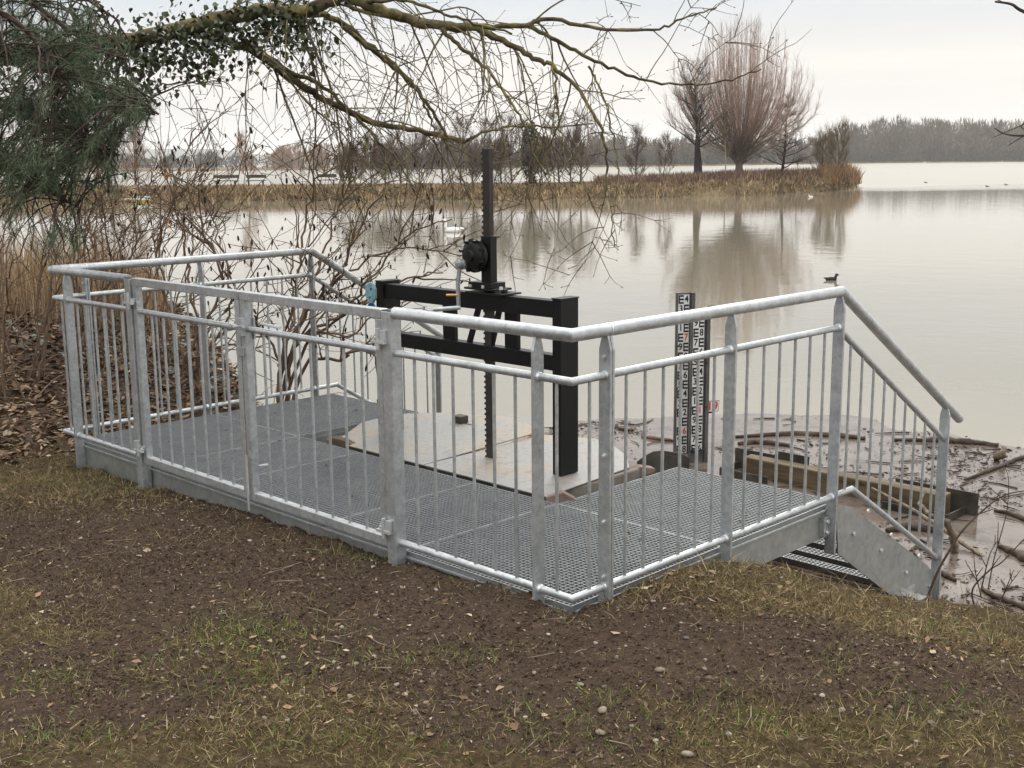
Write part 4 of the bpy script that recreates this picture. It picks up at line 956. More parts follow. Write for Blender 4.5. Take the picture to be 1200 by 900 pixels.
tufts('bank_lawn', 500, .15, .8, (640, 745), (.12, .25), [(.13, .14, .045), (.17, .155, .06), (.22, .18, .09)], 'short green grass on the open middle of the peninsula', 'grass', .07)
tufts('reeds', 260, .0, .8, (962, 1005), (.9, 1.9), [(.36, .22, .11), (.30, .19, .10), (.24, .15, .085)], 'orange brown reeds at the tip of the peninsula', 'reeds', .05, 9, .16)
# shoreline stones
N = 160
Q = np.array([pen_point(px, u) for px, u in zip(np.concatenate([rng.uniform(690, 790, 60), rng.uniform(380, 1000, 100)]), rng.uniform(-.005, .03, N))]); Q[:, 2] = ZW + rng.uniform(0, .12, N)
tag(scatter('shore_rubble', ICO2_V * (1 + .2 * (rng.random((len(ICO2_V), 1)) - .5)), ICO2_F, Q, rotmats(*rng.uniform(0, 6.28, (3, N))), rng.uniform(.05, .17, (N, 1)) * rng.uniform(.6, 1.2, (N, 3)), pick([(.2, .18, .155), (.13, .12, .10), (.28, .26, .23)], N, .2), 'stone'), 'grey stones lining the waterline of the peninsula', 'rubble', kind='stuff')

# ---- bare trees
def norm(v): return v / (np.linalg.norm(v) + 1e-12)
def bare_tree(h, r0, kind='round', seed=0, nlimb=14, spread=.35, twig=(.6, 1.4), tw_r=.012, twigs=8, base=.2, up=.5, lean=0.0):
    """lines of a leafless tree in local coordinates: (wood, twigs)"""
    r = np.random.default_rng(seed); wood, tw = [], []
    def wander(p, d, L_, n, jit, lift):
        P_ = [p]; dd_ = d
        for i in range(n):
            dd_ = norm(dd_ + r.normal(0, jit, 3) + np.array([0, 0, lift])); P_.append(P_[-1] + dd_ * L_ / n)
        return np.array(P_)
    trunk = wander(np.array([0, 0, -.3]), norm(np.array([lean, 0, 1.0])), h * .86, 9, .05, .08)
    wood.append((trunk, np.linspace(r0, r0 * .18, len(trunk))))
    def twigrow(P_, k0, num, scale=1.0):
        for _ in range(num):
            t = r.uniform(k0, 1); i = min(int(t * (len(P_) - 1)), len(P_) - 2); f_ = t * (len(P_) - 1) - i
            p = P_[i] * (1 - f_) + P_[i + 1] * f_; d = norm(P_[i + 1] - P_[i])
            l_ = r.uniform(*twig) * scale
            tw.append((wander(p, norm(d * .7 + r.normal(0, .45, 3) + [0, 0, up * .6]), l_, 3, .16, up * .25), np.array([1, .8, .6, .35]) * tw_r))
    for k in range(nlimb):
        t = base + (1 - base) * (k + r.random()) / nlimb; i = min(int(t * 9), 8); f_ = t * 9 - i
        p = trunk[i] * (1 - f_) + trunk[i + 1] * f_; az = k * 2.4 + r.normal(0, .4)
        if kind == 'fan':       # many limbs rising from low down
            out = spread * r.uniform(.35, 1.0); d = norm(np.array([math.cos(az) * out, math.sin(az) * out, 1.0])); L1 = (h - p[2]) * r.uniform(.72, 1.0) * (1.04 - .22 * out / spread)
        elif kind == 'alder':   # level limbs, longer low down
            d = norm(np.array([math.cos(az), math.sin(az), r.uniform(.0, .45)])); L1 = h * spread * (1.1 - t) * r.uniform(.7, 1.2)
        else:
            d = norm(np.array([math.cos(az), math.sin(az), r.uniform(.4, 1.2)])); L1 = h * spread * (1.15 - .75 * t) * r.uniform(.7, 1.2)
        l1 = wander(p, d, L1, 7, .09, .06 if kind != 'alder' else .02); ra = r0 * (.42 if kind != 'fan' else .34) * (1 - .55 * t)
        wood.append((l1, np.linspace(ra, ra * .2, 8)))
        twigrow(l1, .3, twigs)
        for q in range(5 if kind != 'fan' else 7):
            t2 = r.uniform(.2, .95); i2 = min(int(t2 * 7), 6); p2 = l1[i2]; d2 = norm(norm(l1[i2 + 1] - l1[i2]) + r.normal(0, .5 if kind != 'fan' else .28, 3) + [0, 0, up * .3])
            l2 = wander(p2, d2, L1 * r.uniform(.25, .5) * (1.2 - t2 * .5), 5, .12, up * .12)
            wood.append((l2, np.linspace(ra * .42, ra * .1, 6))); twigrow(l2, .15, twigs)
    return wood, tw
def place_tree(name, px, u_or_pt, h, r0, label, wood_c, twig_c, cat='tree', group=None, **kw):
    p = pen_point(px, u_or_pt) if np.isscalar(u_or_pt) else np.asarray(u_or_pt)
    wd, tw = bare_tree(h, r0, **kw)
    t = thing(name, label, cat, p, group)
    tubes_mesh('trunk', [(a_ + p, b_) for a_, b_ in wd], 5, wood_c, t)
    tubes_mesh('crown', [(a_ + p, b_) for a_, b_ in tw], 3, twig_c, t)
    return t
def wood_mat(name, c1, c2): return simple(name, c1, c2, 1.5, .9, spec=.1)
WB = wood_mat('grey_bark', (.05, .04, .032), (.10, .082, .065)); WD = wood_mat('dark_bark', (.025, .02, .017), (.05, .042, .036))
TWP = wood_mat('pinkish_twigs', (.34, .23, .18), (.48, .345, .28)); TWB = wood_mat('brown_twigs', (.11, .08, .066), (.18, .135, .11))
TWR = wood_mat('purple_brown_twigs', (.075, .036, .032), (.115, .058, .05)); TWY = wood_mat('olive_twigs', (.13, .10, .06), (.19, .15, .09))
p = pen_point(865, .42); t = thing('willow', 'large pale leafless willow with a broad upright crown on the peninsula', 'tree', p)
wr = np.random.default_rng(3); wl, wt = [(p + np.array([[0, 0, -.4], [.05, 0, .8], [0, .05, 1.9], [.1, 0, 3.2]]), np.array([.42, .36, .30, .22]))], []
for k in range(240):
    tt = wr.uniform(.34, 1.0) ** .85; env = 7.1 * math.sin(min(1, .18 + .82 * tt) ** 1.25 * math.pi * .93) ** 1.05; rad = env * math.sqrt(wr.uniform(.02, 1)); az = wr.uniform(0, 6.28)
    e = np.array([math.cos(az) * rad, math.sin(az) * rad, tt * 14.2]); b_ = np.array([0, 0, wr.uniform(.7, 2.6)]); m1 = b_ + np.array([e[0] * .34, e[1] * .34, (e[2] - b_[2]) * .24]); m2 = b_ + np.array([e[0] * 1.06, e[1] * 1.06, (e[2] - b_[2]) * .52])
    u = np.linspace(0, 1, 10)[:, None]; Q = p + (1 - u) ** 3 * b_ + 3 * (1 - u) ** 2 * u * m1 + 3 * (1 - u) * u * u * m2 + u ** 3 * e; Q[1:] += wr.normal(0, .05, (9, 3))
    wl.append((Q, np.linspace(.045, .008, 10) * wr.uniform(.5, 1.2)))
    for _ in range(64):
        i = wr.integers(3, 9); f_ = wr.random(); q = Q[i] * (1 - f_) + Q[i + 1 if i < 9 else 9] * f_; d = norm(norm(Q[min(i + 1, 9)] - Q[i - 1]) * .9 + wr.normal(0, .36, 3) + [0, 0, .3]); l_ = wr.uniform(.4, 1.2)
        wt.append((np.array([q, q + d * l_ * .5, q + d * l_ + [0, 0, .06 * l_]]), np.array([.0085, .007, .004])))
tubes_mesh('trunk', wl, 5, wood_mat('pale_willow_bark', (.11, .085, .066), (.20, .16, .125)), t); tubes_mesh('crown', wt, 3, TWP, t)
place_tree('dark_tree', 814, .45, 10.8, .26, 'dark twin stemmed leafless tree left of the big willow', WD, TWB, kind='round', nlimb=24, spread=.42, twig=(.6, 1.5), tw_r=.010, twigs=9, base=.3, up=.5, seed=5)
place_tree('dark_tree', 820, .5, 9.8, .2, 'slimmer dark stem standing just right of the dark leafless tree', WD, TWB, kind='round', nlimb=16, spread=.3, twig=(.6, 1.4), tw_r=.011, twigs=8, base=.35, up=.5, seed=6)
place_tree('alder', 914, .45, 8.6, .17, 'purplish leafless alder with level boughs right of the willow', WD, TWR, kind='alder', nlimb=30, spread=.44, twig=(.4, 1.0), tw_r=.0105, twigs=9, base=.12, up=.25, seed=8, lean=.06)
place_tree('sapling_tree', 982, .3, 5.6, .08, 'olive twigged young tree near the reeds at the tip of the peninsula', WB, TWY, kind='round', nlimb=22, spread=.5, twig=(.5, 1.1), tw_r=.0105, twigs=9, base=.08, up=.9, seed=9)
place_tree('sapling_tree', 962, .35, 4.2, .07, 'olive twigged low bushy tree beside the alder', WB, TWY, kind='round', nlimb=20, spread=.55, twig=(.5, 1.1), tw_r=.0105, twigs=9, base=.05, up=.7, seed=10)
place_tree('birch', 850, .3, 6.4, .07, 'thin pale stemmed sapling in front of the willow', wood_mat('pale_bark', (.25, .2, .13), (.34, .29, .2)), TWY, kind='round', nlimb=10, spread=.2, twig=(.4, .9), tw_r=.012, twigs=6, base=.3, up=.9, seed=12)
place_tree('bare_tree', 775, .3, 4.6, .05, 'slight bare sapling on the brambly bank left of the dark tree', WB, TWB, kind='round', nlimb=14, spread=.3, twig=(.4, .9), tw_r=.012, twigs=6, base=.12, up=.8, seed=13)
place_tree('bare_tree', 292, .55, 5.3, .09, 'single bare young tree beside the benches on the left stretch', WB, TWP, kind='round', nlimb=16, spread=.22, twig=(.5, 1.0), tw_r=.0105, twigs=7, base=.15, up=1.0, seed=14)
for i, (px, u, h, lab) in enumerate(((520, .5, 5.5, 'brown bush behind the top of the rack'), (575, .4, 6.0, 'grey brown thicket right of the rack'), (600, .6, 6.6, 'tall thicket left of the ivy covered tree'), (655, .5, 6.6, 'bare tree right of the ivy covered tree'), (680, .7, 6.9, 'bare tree at the left edge of the open lawn'), (745, .8, 5.6, 'small bare tree at the right edge of the open lawn'), (540, .7, 6.6, 'bare tree left of the thicket behind the rack'), (470, .6, 5.0, 'low bare tree behind the drooping boughs'))):
    place_tree('bare_tree', px, u, h, .10, lab + ' on the peninsula', WB, TWB, kind='round', nlimb=18, spread=.4, twig=(.5, 1.2), tw_r=.0105, twigs=8, base=.06, up=.6, seed=20 + i)
for i, (px, u, h, lab) in enumerate(((436, .5, 4.4, 'leftmost brown thicket bush behind the drooping boughs'), (452, .3, 3.6, 'low brown bush close to the water behind the drooping boughs'), (492, .4, 4.6, 'broad brown bush left of the rack'), (555, .25, 3.4, 'low tangled bush at the waterline right of the rack'), (588, .3, 4.2, 'dense bush in front of the tall thicket'), (636, .3, 3.8, 'low bush at the foot of the ivy clad trunk'), (668, .5, 4.8, 'broad bush beside the open lawn'), (410, .6, 4.0, 'small bush right of the third bench'))):
    place_tree('bare_bush', px, u, h, .07, lab + ' on the peninsula', WB, TWB, cat='bush', kind='round', nlimb=24, spread=.62, twig=(.4, 1.0), tw_r=.011, twigs=10, base=.02, up=.6, seed=60 + i)
# ivy clad tree
p = pen_point(622, .35); t = thing('ivy_clad_tree', 'dark green ivy clad trunk among the bare trees on the peninsula', 'tree', p)
wd, tw = bare_tree(6.6, .16, seed=31, nlimb=14, spread=.3, twig=(.5, 1.1), tw_r=.0105, twigs=6)
tubes_mesh('trunk', [(a_ + p, b_) for a_, b_ in wd], 5, WD, t); tubes_mesh('crown', [(a_ + p, b_) for a_, b_ in tw], 3, TWB, t)
N = 1500; zz = rng.random(N) ** .8 * 5.2; rad = .25 + .65 * np.sin(np.clip(zz / 5.4, 0, 1) * math.pi) ** .7 * rng.random(N); a_ = rng.uniform(0, 6.28, N)
scatter('ivy_leaves', LEAF_V, LEAF_F, p + np.stack([np.cos(a_) * rad, np.sin(a_) * rad, zz], -1), rotmats(*rng.uniform(0, 6.28, (3, N))), rng.uniform(.15, .3, N), pick([(.022, .032, .014), (.035, .045, .02), (.05, .055, .028)], N, .3), 'faraway', t)
# left end: trees and reed thickets half hidden behind the conifer
for i, (px, u, h) in enumerate(((-60, .3, 8), (-10, .5, 9), (45, .35, 8.5), (90, .5, 9.5), (128, .45, 8.5), (160, .6, 6.5))):
    place_tree('bare_tree', px, u, h, .13, ['broad bare tree at the left end of the far bank', 'tall bare tree second from the left end of the far bank', 'bare tree behind the pine sprays on the far bank', 'tallest bare tree seen through the pine sprays', 'bare tree above the yellow boat on the far bank', 'smaller bare tree right of the yellow boat'][i], WB, TWP if i % 2 else TWB, kind='round', nlimb=18, spread=.36, twig=(.6, 1.4), tw_r=.011, twigs=9, base=.06, up=.6, seed=40 + i)

# ---- far shores
def far_front(pts): return [onz(x, y, ZW)[:2] for x, y in pts]
PF2 = [(-500, 203), (100, 201.5), (265, 200.2), (420, 199), (600, 197), (760, 195.2), (870, 193.8), (1000, 191.6), (1045, 190.9), (1120, 190.3), (1200, 189.6), (1500, 187.6)]
ff = far_front(PF2)
_, FAR = shore_strip('far_shore', ff, 160, [.7] * len(ff), 'low far bank of the lake below the bare woods', 'bank', [(-.03, -.5), (0, 0), (.01, .8), (.05, 1), (.5, 1.3), (1, 1.5), (1.02, -1)], .3, 8, 7)
def far_pt(px, back):
    c = np.array([np.interp(px, [p[0] for p in PF2], [f_[k] for f_ in ff]) for k in range(2)]); a_ = norm(c - CAM[:2]); q = c + a_ * back; return np.array([q[0], q[1], ZW + .8])
def far_wood(name, pxs, back, hfun, cols, label, per=170, sz=(1.6, 3.4), wid=.32, wfac=.34):
    """each tree: a slim trunk of faces and a cloud of upward, thin twig faces"""
    Ps, Rs, Ss, Cs = [], [], [], []
    for px in pxs:
        p = far_pt(px, rng.uniform(*back)); h = hfun(px) * rng.uniform(.62, 1.18); c = np.array(cols[rng.integers(len(cols))]) * rng.uniform(.75, 1.25)
        n = per; zz = rng.random(n) ** .75 * h; w_ = h * wfac * np.sqrt(np.clip(np.sin(np.clip(.12 + zz / h * .88, 0, 1) * math.pi), 0, 1)) * np.sqrt(rng.random(n)); a_ = rng.uniform(0, 6.28, n)
        Ps.append(p + np.stack([np.cos(a_) * w_, np.sin(a_) * w_, zz - .8], -1))
        Rs.append(rotmats(a_ + rng.normal(0, .5, n), rng.uniform(0, .7, n), rng.uniform(0, 6.28, n)))
        l_ = rng.uniform(*sz, n) * np.clip(h / 16, .45, 1.2); Ss.append(np.stack([np.full(n, wid) * rng.uniform(.5, 1.5, n), l_ * .25, l_], -1)); Cs.append(c * rng.uniform(.8, 1.2, (n, 1)))
        k = 6; Ps.append(np.repeat(p[None] - [0, 0, 1.5], k, 0) + np.concatenate([rng.normal(0, .15, (k, 2)), np.zeros((k, 1))], 1)); Rs.append(rotmats(rng.uniform(0, 6.28, k), np.zeros(k) + rng.normal(0, .05, k), np.zeros(k)))
        Ss.append(np.stack([np.full(k, .55), np.full(k, .3), np.full(k, h * .8)], -1)); Cs.append(np.tile(np.array([[.075, .066, .058]]), (k, 1)))
    return tag(scatter(name, BLADE_V, BLADE_F, np.concatenate(Ps), np.concatenate(Rs), np.concatenate(Ss), np.concatenate(Cs), 'faraway'), label, 'woods', kind='stuff')
GRY = [(.13, .10, .07), (.16, .125, .088), (.10, .082, .06), (.125, .095, .066), (.17, .14, .10)]
hR = lambda px: np.interp(px, [990, 1050, 1120, 1200, 1300], [18, 21, 19.5, 20, 20.5])
far_wood('far_woods', rng.uniform(985, 1420, 330), (5, 90), hR, GRY + [(.085, .085, .06)], 'grey brown bare woods lining the far shore at the right', 190)
far_wood('far_scrub', np.concatenate([rng.uniform(1000, 1400, 190), rng.uniform(430, 1000, 150)]), (3, 12), lambda px: 6.5, [(.062, .06, .045), (.05, .052, .04), (.085, .075, .055), (.075, .06, .045)], 'dark scrub at the foot of the far woods', 150, (1.2, 2.4), .3, .5)
far_wood('far_woods', rng.uniform(690, 1000, 200), (6, 90), lambda px: np.interp(px, [690, 760, 860, 1000], [13, 11, 11.5, 13]), GRY, 'grey bare woods seen between the trees of the peninsula', 150)
far_wood('far_woods', np.concatenate([rng.uniform(440, 700, 150)]), (5, 90), lambda px: np.interp(px, [440, 560, 700], [9.5, 11, 12]), [(.13, .10, .075), (.115, .09, .07), (.15, .115, .085)], 'brown bare woods behind the drooping boughs', 140)
far_wood('far_thicket', rng.uniform(312, 425, 46), (5, 50), lambda px: np.interp(px, [310, 345, 390, 425], [6.5, 9.8, 9.5, 7.5]), [(.27, .165, .10), (.23, .14, .085), (.30, .19, .12)], 'warm brown bare thicket on the far shore above the benches', 210, (1.4, 3.0), .26, .42)
far_wood('far_woods', rng.uniform(-250, 315, 170), (120, 250), lambda px: 7.5, [(.06, .068, .06), (.05, .062, .056), (.075, .08, .07)], 'blue grey far off wood at the left', 100, (2, 4), .6, .5)
# hills on the horizon
def hill(px0, px1, dist, tops, label):
    n = 60; P_, zz = [], []
    for i in range(n):
        px = px0 + (px1 - px0) * i / (n - 1); d_ = ray(px, 190); d_ = d_ / np.linalg.norm(d_[:2]); c = CAM + d_ * dist; top = np.interp(px, [q[0] for q in tops], [q[1] for q in tops])
        hz = 450 + (fw[2] + cr[2] * (px - 600) / F) / cu[2] * F
        P_.append(c[:2]); zz.append(max(2, (hz - top) / F * dist))
    P_ = np.array(P_); zz = np.array(zz) + fbm(np.arange(n) * .5, np.zeros(n), 4, 3) * 12; aw = P_ - CAM[:2]; aw /= np.linalg.norm(aw, axis=1, keepdims=True)
    rows = [np.concatenate([P_ + aw * u, (zz * k - 20 * (k == 0))[:, None]], 1) for u, k in ((-600, 0), (-350, .45), (-120, .85), (0, 1), (200, .8), (700, 0))]
    V = np.stack(rows, 1); idx = np.arange(n * 6).reshape(n, 6); q = np.stack([idx[:-1, :-1], idx[1:, :-1], idx[1:, 1:], idx[:-1, 1:]], -1).reshape(-1, 4)
    return tag(fast_mesh('hills', V.reshape(-1, 3), q, 'hill', None, None, True), label, 'hills', kind='structure')
hill(-500, 520, 3200, [(-500, 172), (0, 174), (170, 176), (240, 174), (290, 178), (340, 184), (520, 189)], 'pale blue hills on the horizon at the left')

# small things over there
def bench(px, label, u=.42, w_=2.3):
    p = pen_point(px, u); t = thing('bench', label, 'bench', p, 'park benches on the peninsula'); a_ = rh
    mb = MB(); mb.bar(p - a_ * w_ / 2 + [0, 0, .52], p + a_ * w_ / 2 + [0, 0, .52], .42, .07); mb.build('seat', 'darksteel', t)
    mb = MB(); mb.bar(p - a_ * w_ / 2 + [0, 0, .9] + fh * .24, p + a_ * w_ / 2 + [0, 0, .9] + fh * .24, .05, .28); mb.build('backrest', 'darksteel', t)
    for s in (-1, 1):
        mb = MB(); mb.bar(p + a_ * s * w_ * .36 - [0, 0, .3], p + a_ * s * w_ * .36 + [0, 0, .5], .1, .3, a_); mb.build('leg', 'darksteel', t)
bench(266, 'dark bench left of the single young tree'); bench(301, 'dark bench right of the single young tree', .42, 1.8); bench(384, 'dark bench in front of the brown thicket', .42, 1.7)
# moored boat
c = onz(163, 236, ZW) - fh * 3; bt = thing('moored_boat', 'flat yellow and cream boat moored at the left bank', 'boat', c)
Lh = 2.0
def hull(z, wid, k): return [c + rh * (Lh * k * sx_) + fh * (wid * sy_) + [0, 0, z] for sx_, sy_ in ((-1, -.3), (-.75, -1), (.8, -1), (1, -.5), (1, .5), (.8, 1), (-.75, 1), (-1, .3))]
mb = MB(); A_, B_ = hull(-.15, .55, .92), hull(.28, .75, 1.0); n = 8
mb.add(A_ + B_, [tuple(range(7, -1, -1)), tuple(range(8, 16))] + [(i, (i + 1) % 8, 8 + (i + 1) % 8, 8 + i) for i in range(8)]); mb.build('hull', 'yellow', bt, bevel=.03)
mb = MB(); A_, B_ = hull(.285, .6, .9), hull(.34, .58, .88); mb.add(A_ + B_, [tuple(range(7, -1, -1)), tuple(range(8, 16))] + [(i, (i + 1) % 8, 8 + (i + 1) % 8, 8 + i) for i in range(8)]); mb.build('deck', 'cream', bt)
mb = MB(); q = c + rh * 1.2; mb.bar(q - rh * .7 + [0, 0, .42], q + rh * .7 + [0, 0, .42], .7, .16); mb.build('cushion', simple('pale_blue_cushion', (.35, .46, .48), (.45, .55, .56), 3, .6), bt, bevel=.02)
p = pen_point(197, .35); t = thing('orange_marker', 'orange marker board on a post above the left bank', 'marker', p)
mb = MB(); mb.tube([p, p + [0, 0, 1.35]], .04, 6); mb.build('post', 'darksteel', t)
mb = MB(); mb.bar(p + [0, 0, .75] - fh * .06, p + [0, 0, 1.5] - fh * .06, .36, .04, rh); mb.build('board', 'orange', t, bevel=.01)

# ---- water birds
def bird(name, px, py, L_, body, head, label, cat, group=None, facing=1, bill='beak', neck=.0, d=None):
    c = onz(px, py, ZW); ax = rh * facing
    if d is not None: c = CAM + (c - CAM) * 1.0
    t = thing(name, label, cat, c, group)
    R = np.array([ax, np.cross(UP, ax), UP]).T
    mb = MB(); blob(mb, c + [0, 0, L_ * .10], np.array([.5, .26, .21]) * L_, R); blob(mb, c - ax * L_ * .48 + [0, 0, L_ * .20], np.array([.18, .13, .07]) * L_, R)
    if neck: mb.tube([c + ax * L_ * .36 + [0, 0, L_ * .15], c + ax * L_ * .46 + [0, 0, L_ * .34], c + ax * L_ * .40 + [0, 0, L_ * (.34 + neck)], c + ax * L_ * .47 + [0, 0, L_ * (.42 + neck)]], np.array([.11, .075, .055, .05]) * L_, 10)
    else: mb.tube([c + ax * L_ * .33 + [0, 0, L_ * .16], c + ax * L_ * .40 + [0, 0, L_ * .42]], np.array([.13, .10]) * L_, 10)
    mb.build('body', body, t, smooth=True)
    hp = c + ax * L_ * .44 + [0, 0, L_ * (.46 + neck)]
    if neck: hp = c + ax * L_ * .48 + [0, 0, L_ * (.42 + neck)]
    k = .13 if not neck else .085
    mb = MB(); blob(mb, hp, np.array([k * 1.15, k * .85, k]) * L_, R); hd = mb.build('head', head, t, smooth=True)
    mb = MB(); mb.tube([hp + ax * k * L_ * .9, hp + ax * (k + .14) * L_ - [0, 0, .03 * L_]], np.array([.05, .022]) * L_, 8); mb.build('bill', bill, hd, smooth=True)
    return t
bird('duck', 974, 328.5, .30, 'duckdark', 'duckdark', 'small dark duck swimming beyond the right railing', 'duck', None, 1, 'duckdark')
bird('swan', 531, 272, .75, 'swan', 'swan', 'white swan on the water behind the boughs left of the rack', 'swan', None, -1, 'beak', .28)
for px, py, l in ((1083, 190.9, 'left of the two white swans far out'), (1173, 190.6, 'right of the two white swans far out')): bird('swan', px, py, 1.2, 'swan', 'swan', l + ' near the woods', 'swan', 'swans far out on the lake', 1, 'beak', .3)
for px, py, l in ((1157, 219, 'dark coot left in the far pair of coots'), (1179, 217, 'dark coot right in the far pair of coots'), (1085, 214.5, 'lone dark coot far out left of the pair'), (950, 231, 'pale gull sitting on the water by the peninsula')): bird('gull' if 'gull' in l else 'coot', px, py, .34, 'swan' if 'gull' in l else 'duckdark', 'swan' if 'gull' in l else 'duckdark', l, 'gull' if 'gull' in l else 'coot', None, -1)

# ================================================================== OVERHANGING TREE (bare, lichen bark, ivy on its bough)
def smooth_line(P, m_=6):
    """Catmull-Rom through 3-D points"""
    P = np.asarray(P, float); Q = np.vstack([2 * P[0] - P[1], P, 2 * P[-1] - P[-2]]); out_ = []
    for i in range(1, len(Q) - 2):
        for t in np.arange(m_) / m_:
            a_, b_, c_, d_ = Q[i - 1], Q[i], Q[i + 1], Q[i + 2]
            out_.append(.5 * (2 * b_ + (c_ - a_) * t + (2 * a_ - 5 * b_ + 4 * c_ - d_) * t * t + (3 * b_ - a_ - 3 * c_ + d_) * t ** 3))
    out_.append(P[-1]); return np.array(out_)
def limb(pts, r0, r1, m_=6, jit=.012):
    P = smooth_line([at(*p) for p in pts], m_); n = len(P)
    P[1:-1] += rng.normal(0, jit, (n - 2, 3)); return P, (r1 + (r0 - r1) * (1 - np.linspace(0, 1, n)) ** 1.35) * (1 + .12 * (rng.random(n) - .5))
tree = thing('overhanging_tree', 'old lichen covered tree reaching bare boughs over the platform from the left', 'tree', at(-420, 640, 9.0))
LIMBS = [
    ([(-430, 330, 8.6), (-330, 170, 8.5), (-160, 95, 8.4), (0, 66, 8.3), (90, 58, 8.2), (170, 44, 8.1), (250, 24, 8.0), (310, 13, 8.0), (350, 14, 7.9), (400, -2, 7.9), (425, 3, 7.9), (470, 20, 7.9), (520, 31, 7.9), (560, 31, 7.9)], .115, .036),
    ([(560, 31, 7.9), (612, 30, 7.9), (640, 22, 7.9), (700, 33, 7.9), (765, 35, 7.9), (800, 22, 7.9), (838, 10, 8.0)], .030, .006),
    ([(555, 32, 7.9), (590, 48, 7.9), (625, 68, 7.9), (645, 76, 7.9), (672, 98, 7.9), (690, 125, 7.8), (705, 152, 7.8), (711, 190, 7.8), (706, 232, 7.7)], .032, .008),
    ([(618, 30, 7.9), (660, 52, 8.0), (705, 75, 8.1), (750, 92, 8.2), (800, 99, 8.3), (850, 95, 8.4), (892, 81, 8.5)], .022, .006),
    ([(225, 36, 8.05), (262, 47, 8.2), (300, 62, 8.3), (335, 88, 8.4), (372, 112, 8.5), (400, 126, 8.6), (440, 144, 8.6), (500, 155, 8.7), (545, 166, 8.7)], .052, .022),
    ([(545, 166, 8.7), (572, 153, 8.7), (610, 148, 8.7), (650, 149, 8.8), (695, 145, 8.9)], .017, .006),
    ([(280, 42, 8.2), (330, 78, 8.4), (372, 98, 8.4), (408, 128, 8.4), (440, 160, 8.3), (470, 195, 8.2), (490, 232, 8.2)], .03, .006),
    ([(330, 13, 8.0), (380, 18, 8.2), (410, 34, 8.3), (450, 68, 8.4), (482, 98, 8.4), (508, 132, 8.4), (526, 165, 8.4)], .038, .012),
    ([(400, 28, 8.3), (430, 55, 8.3), (462, 75, 8.3), (490, 108, 8.2), (505, 140, 8.2), (512, 170, 8.1)], .026, .008),
    ([(517, 32, 7.9), (540, 55, 7.8), (570, 80, 7.8), (592, 110, 7.7), (612, 140, 7.7), (624, 175, 7.7), (640, 205, 7.6)], .022, .006),
    ([(425, 3, 7.9), (470, 0, 7.7), (510, 12, 7.6), (548, 24, 7.6), (600, 40, 7.5)], .02, .008),
    ([(648, 75, 7.9), (652, 110, 7.8), (656, 150, 7.8), (664, 200, 7.7)], .013, .005),
    ([(690, 78, 8.1), (703, 105, 8.0), (716, 150, 8.0), (724, 200, 7.9), (717, 255, 7.9), (720, 290, 7.9)], .012, .004),
    ([(350, -20, 8.4), (385, -5, 8.6), (420, 12, 8.8), (475, 24, 8.8)], .024, .016),
    ([(300, -60, 8.6), (340, 0, 8.8), (375, 70, 8.9), (395, 140, 8.9), (410, 210, 8.8), (430, 270, 8.8)], .02, .006),
    ([(120, 80, 8.2), (160, 110, 8.2), (190, 100, 8.2), (230, 95, 8.2)], .014, .005),
    ([(110, 128, 8.3), (165, 120, 8.3), (215, 98, 8.3), (245, 98, 8.3)], .015, .004),
]
lines = []; weak = []
for pts, r0, r1 in LIMBS: lines.append(limb(pts, r0 * .70, r1 * .85, jit=.006))
# hidden root: trunk standing on the bank outside the picture
base = at(-420, 640, 9.0); base[2] = surf(base[0], base[1])[0] - .2
tr = smooth_line([base, base * .55 + at(-430, 330, 8.6) * .45, at(-430, 330, 8.6), at(-470, 0, 8.8), at(-480, -300, 9.0)], 6)
mb = MB(); V, Fc = tube_arrays(tr, np.linspace(.32, .12, len(tr)), 14); mb.add(V, Fc); mb.build('trunk', 'bark', tree, smooth=True)
tubes_mesh('bough', lines, 9, 'bark', tree)
def droop(p, d, L_, r_, lvl, out_, turn=.35):
    n = max(4, int(L_ / .07)); P = [p]; v = d.copy(); bend = rng.normal(0, .035, 3); curl = rng.uniform(.02, .06)
    for i in range(n):
        t = i / n
        g_ = -.12 if t < .68 else .13                      # falls, then the tip turns up
        v = norm(v + bend + rng.normal(0, .085, 3) + np.array([0, 0, g_])); P.append(P[-1] + v * L_ / n)
    P = np.array(P); out_.append((P, np.linspace(r_, max(.0013, r_ * .3), n + 1)))
    return P
twigs, buds, secs = [], [], []
def side_dir(t):
    a_ = norm(rng.normal(0, 1, 3)); return norm(a_ - t * (a_ @ t))
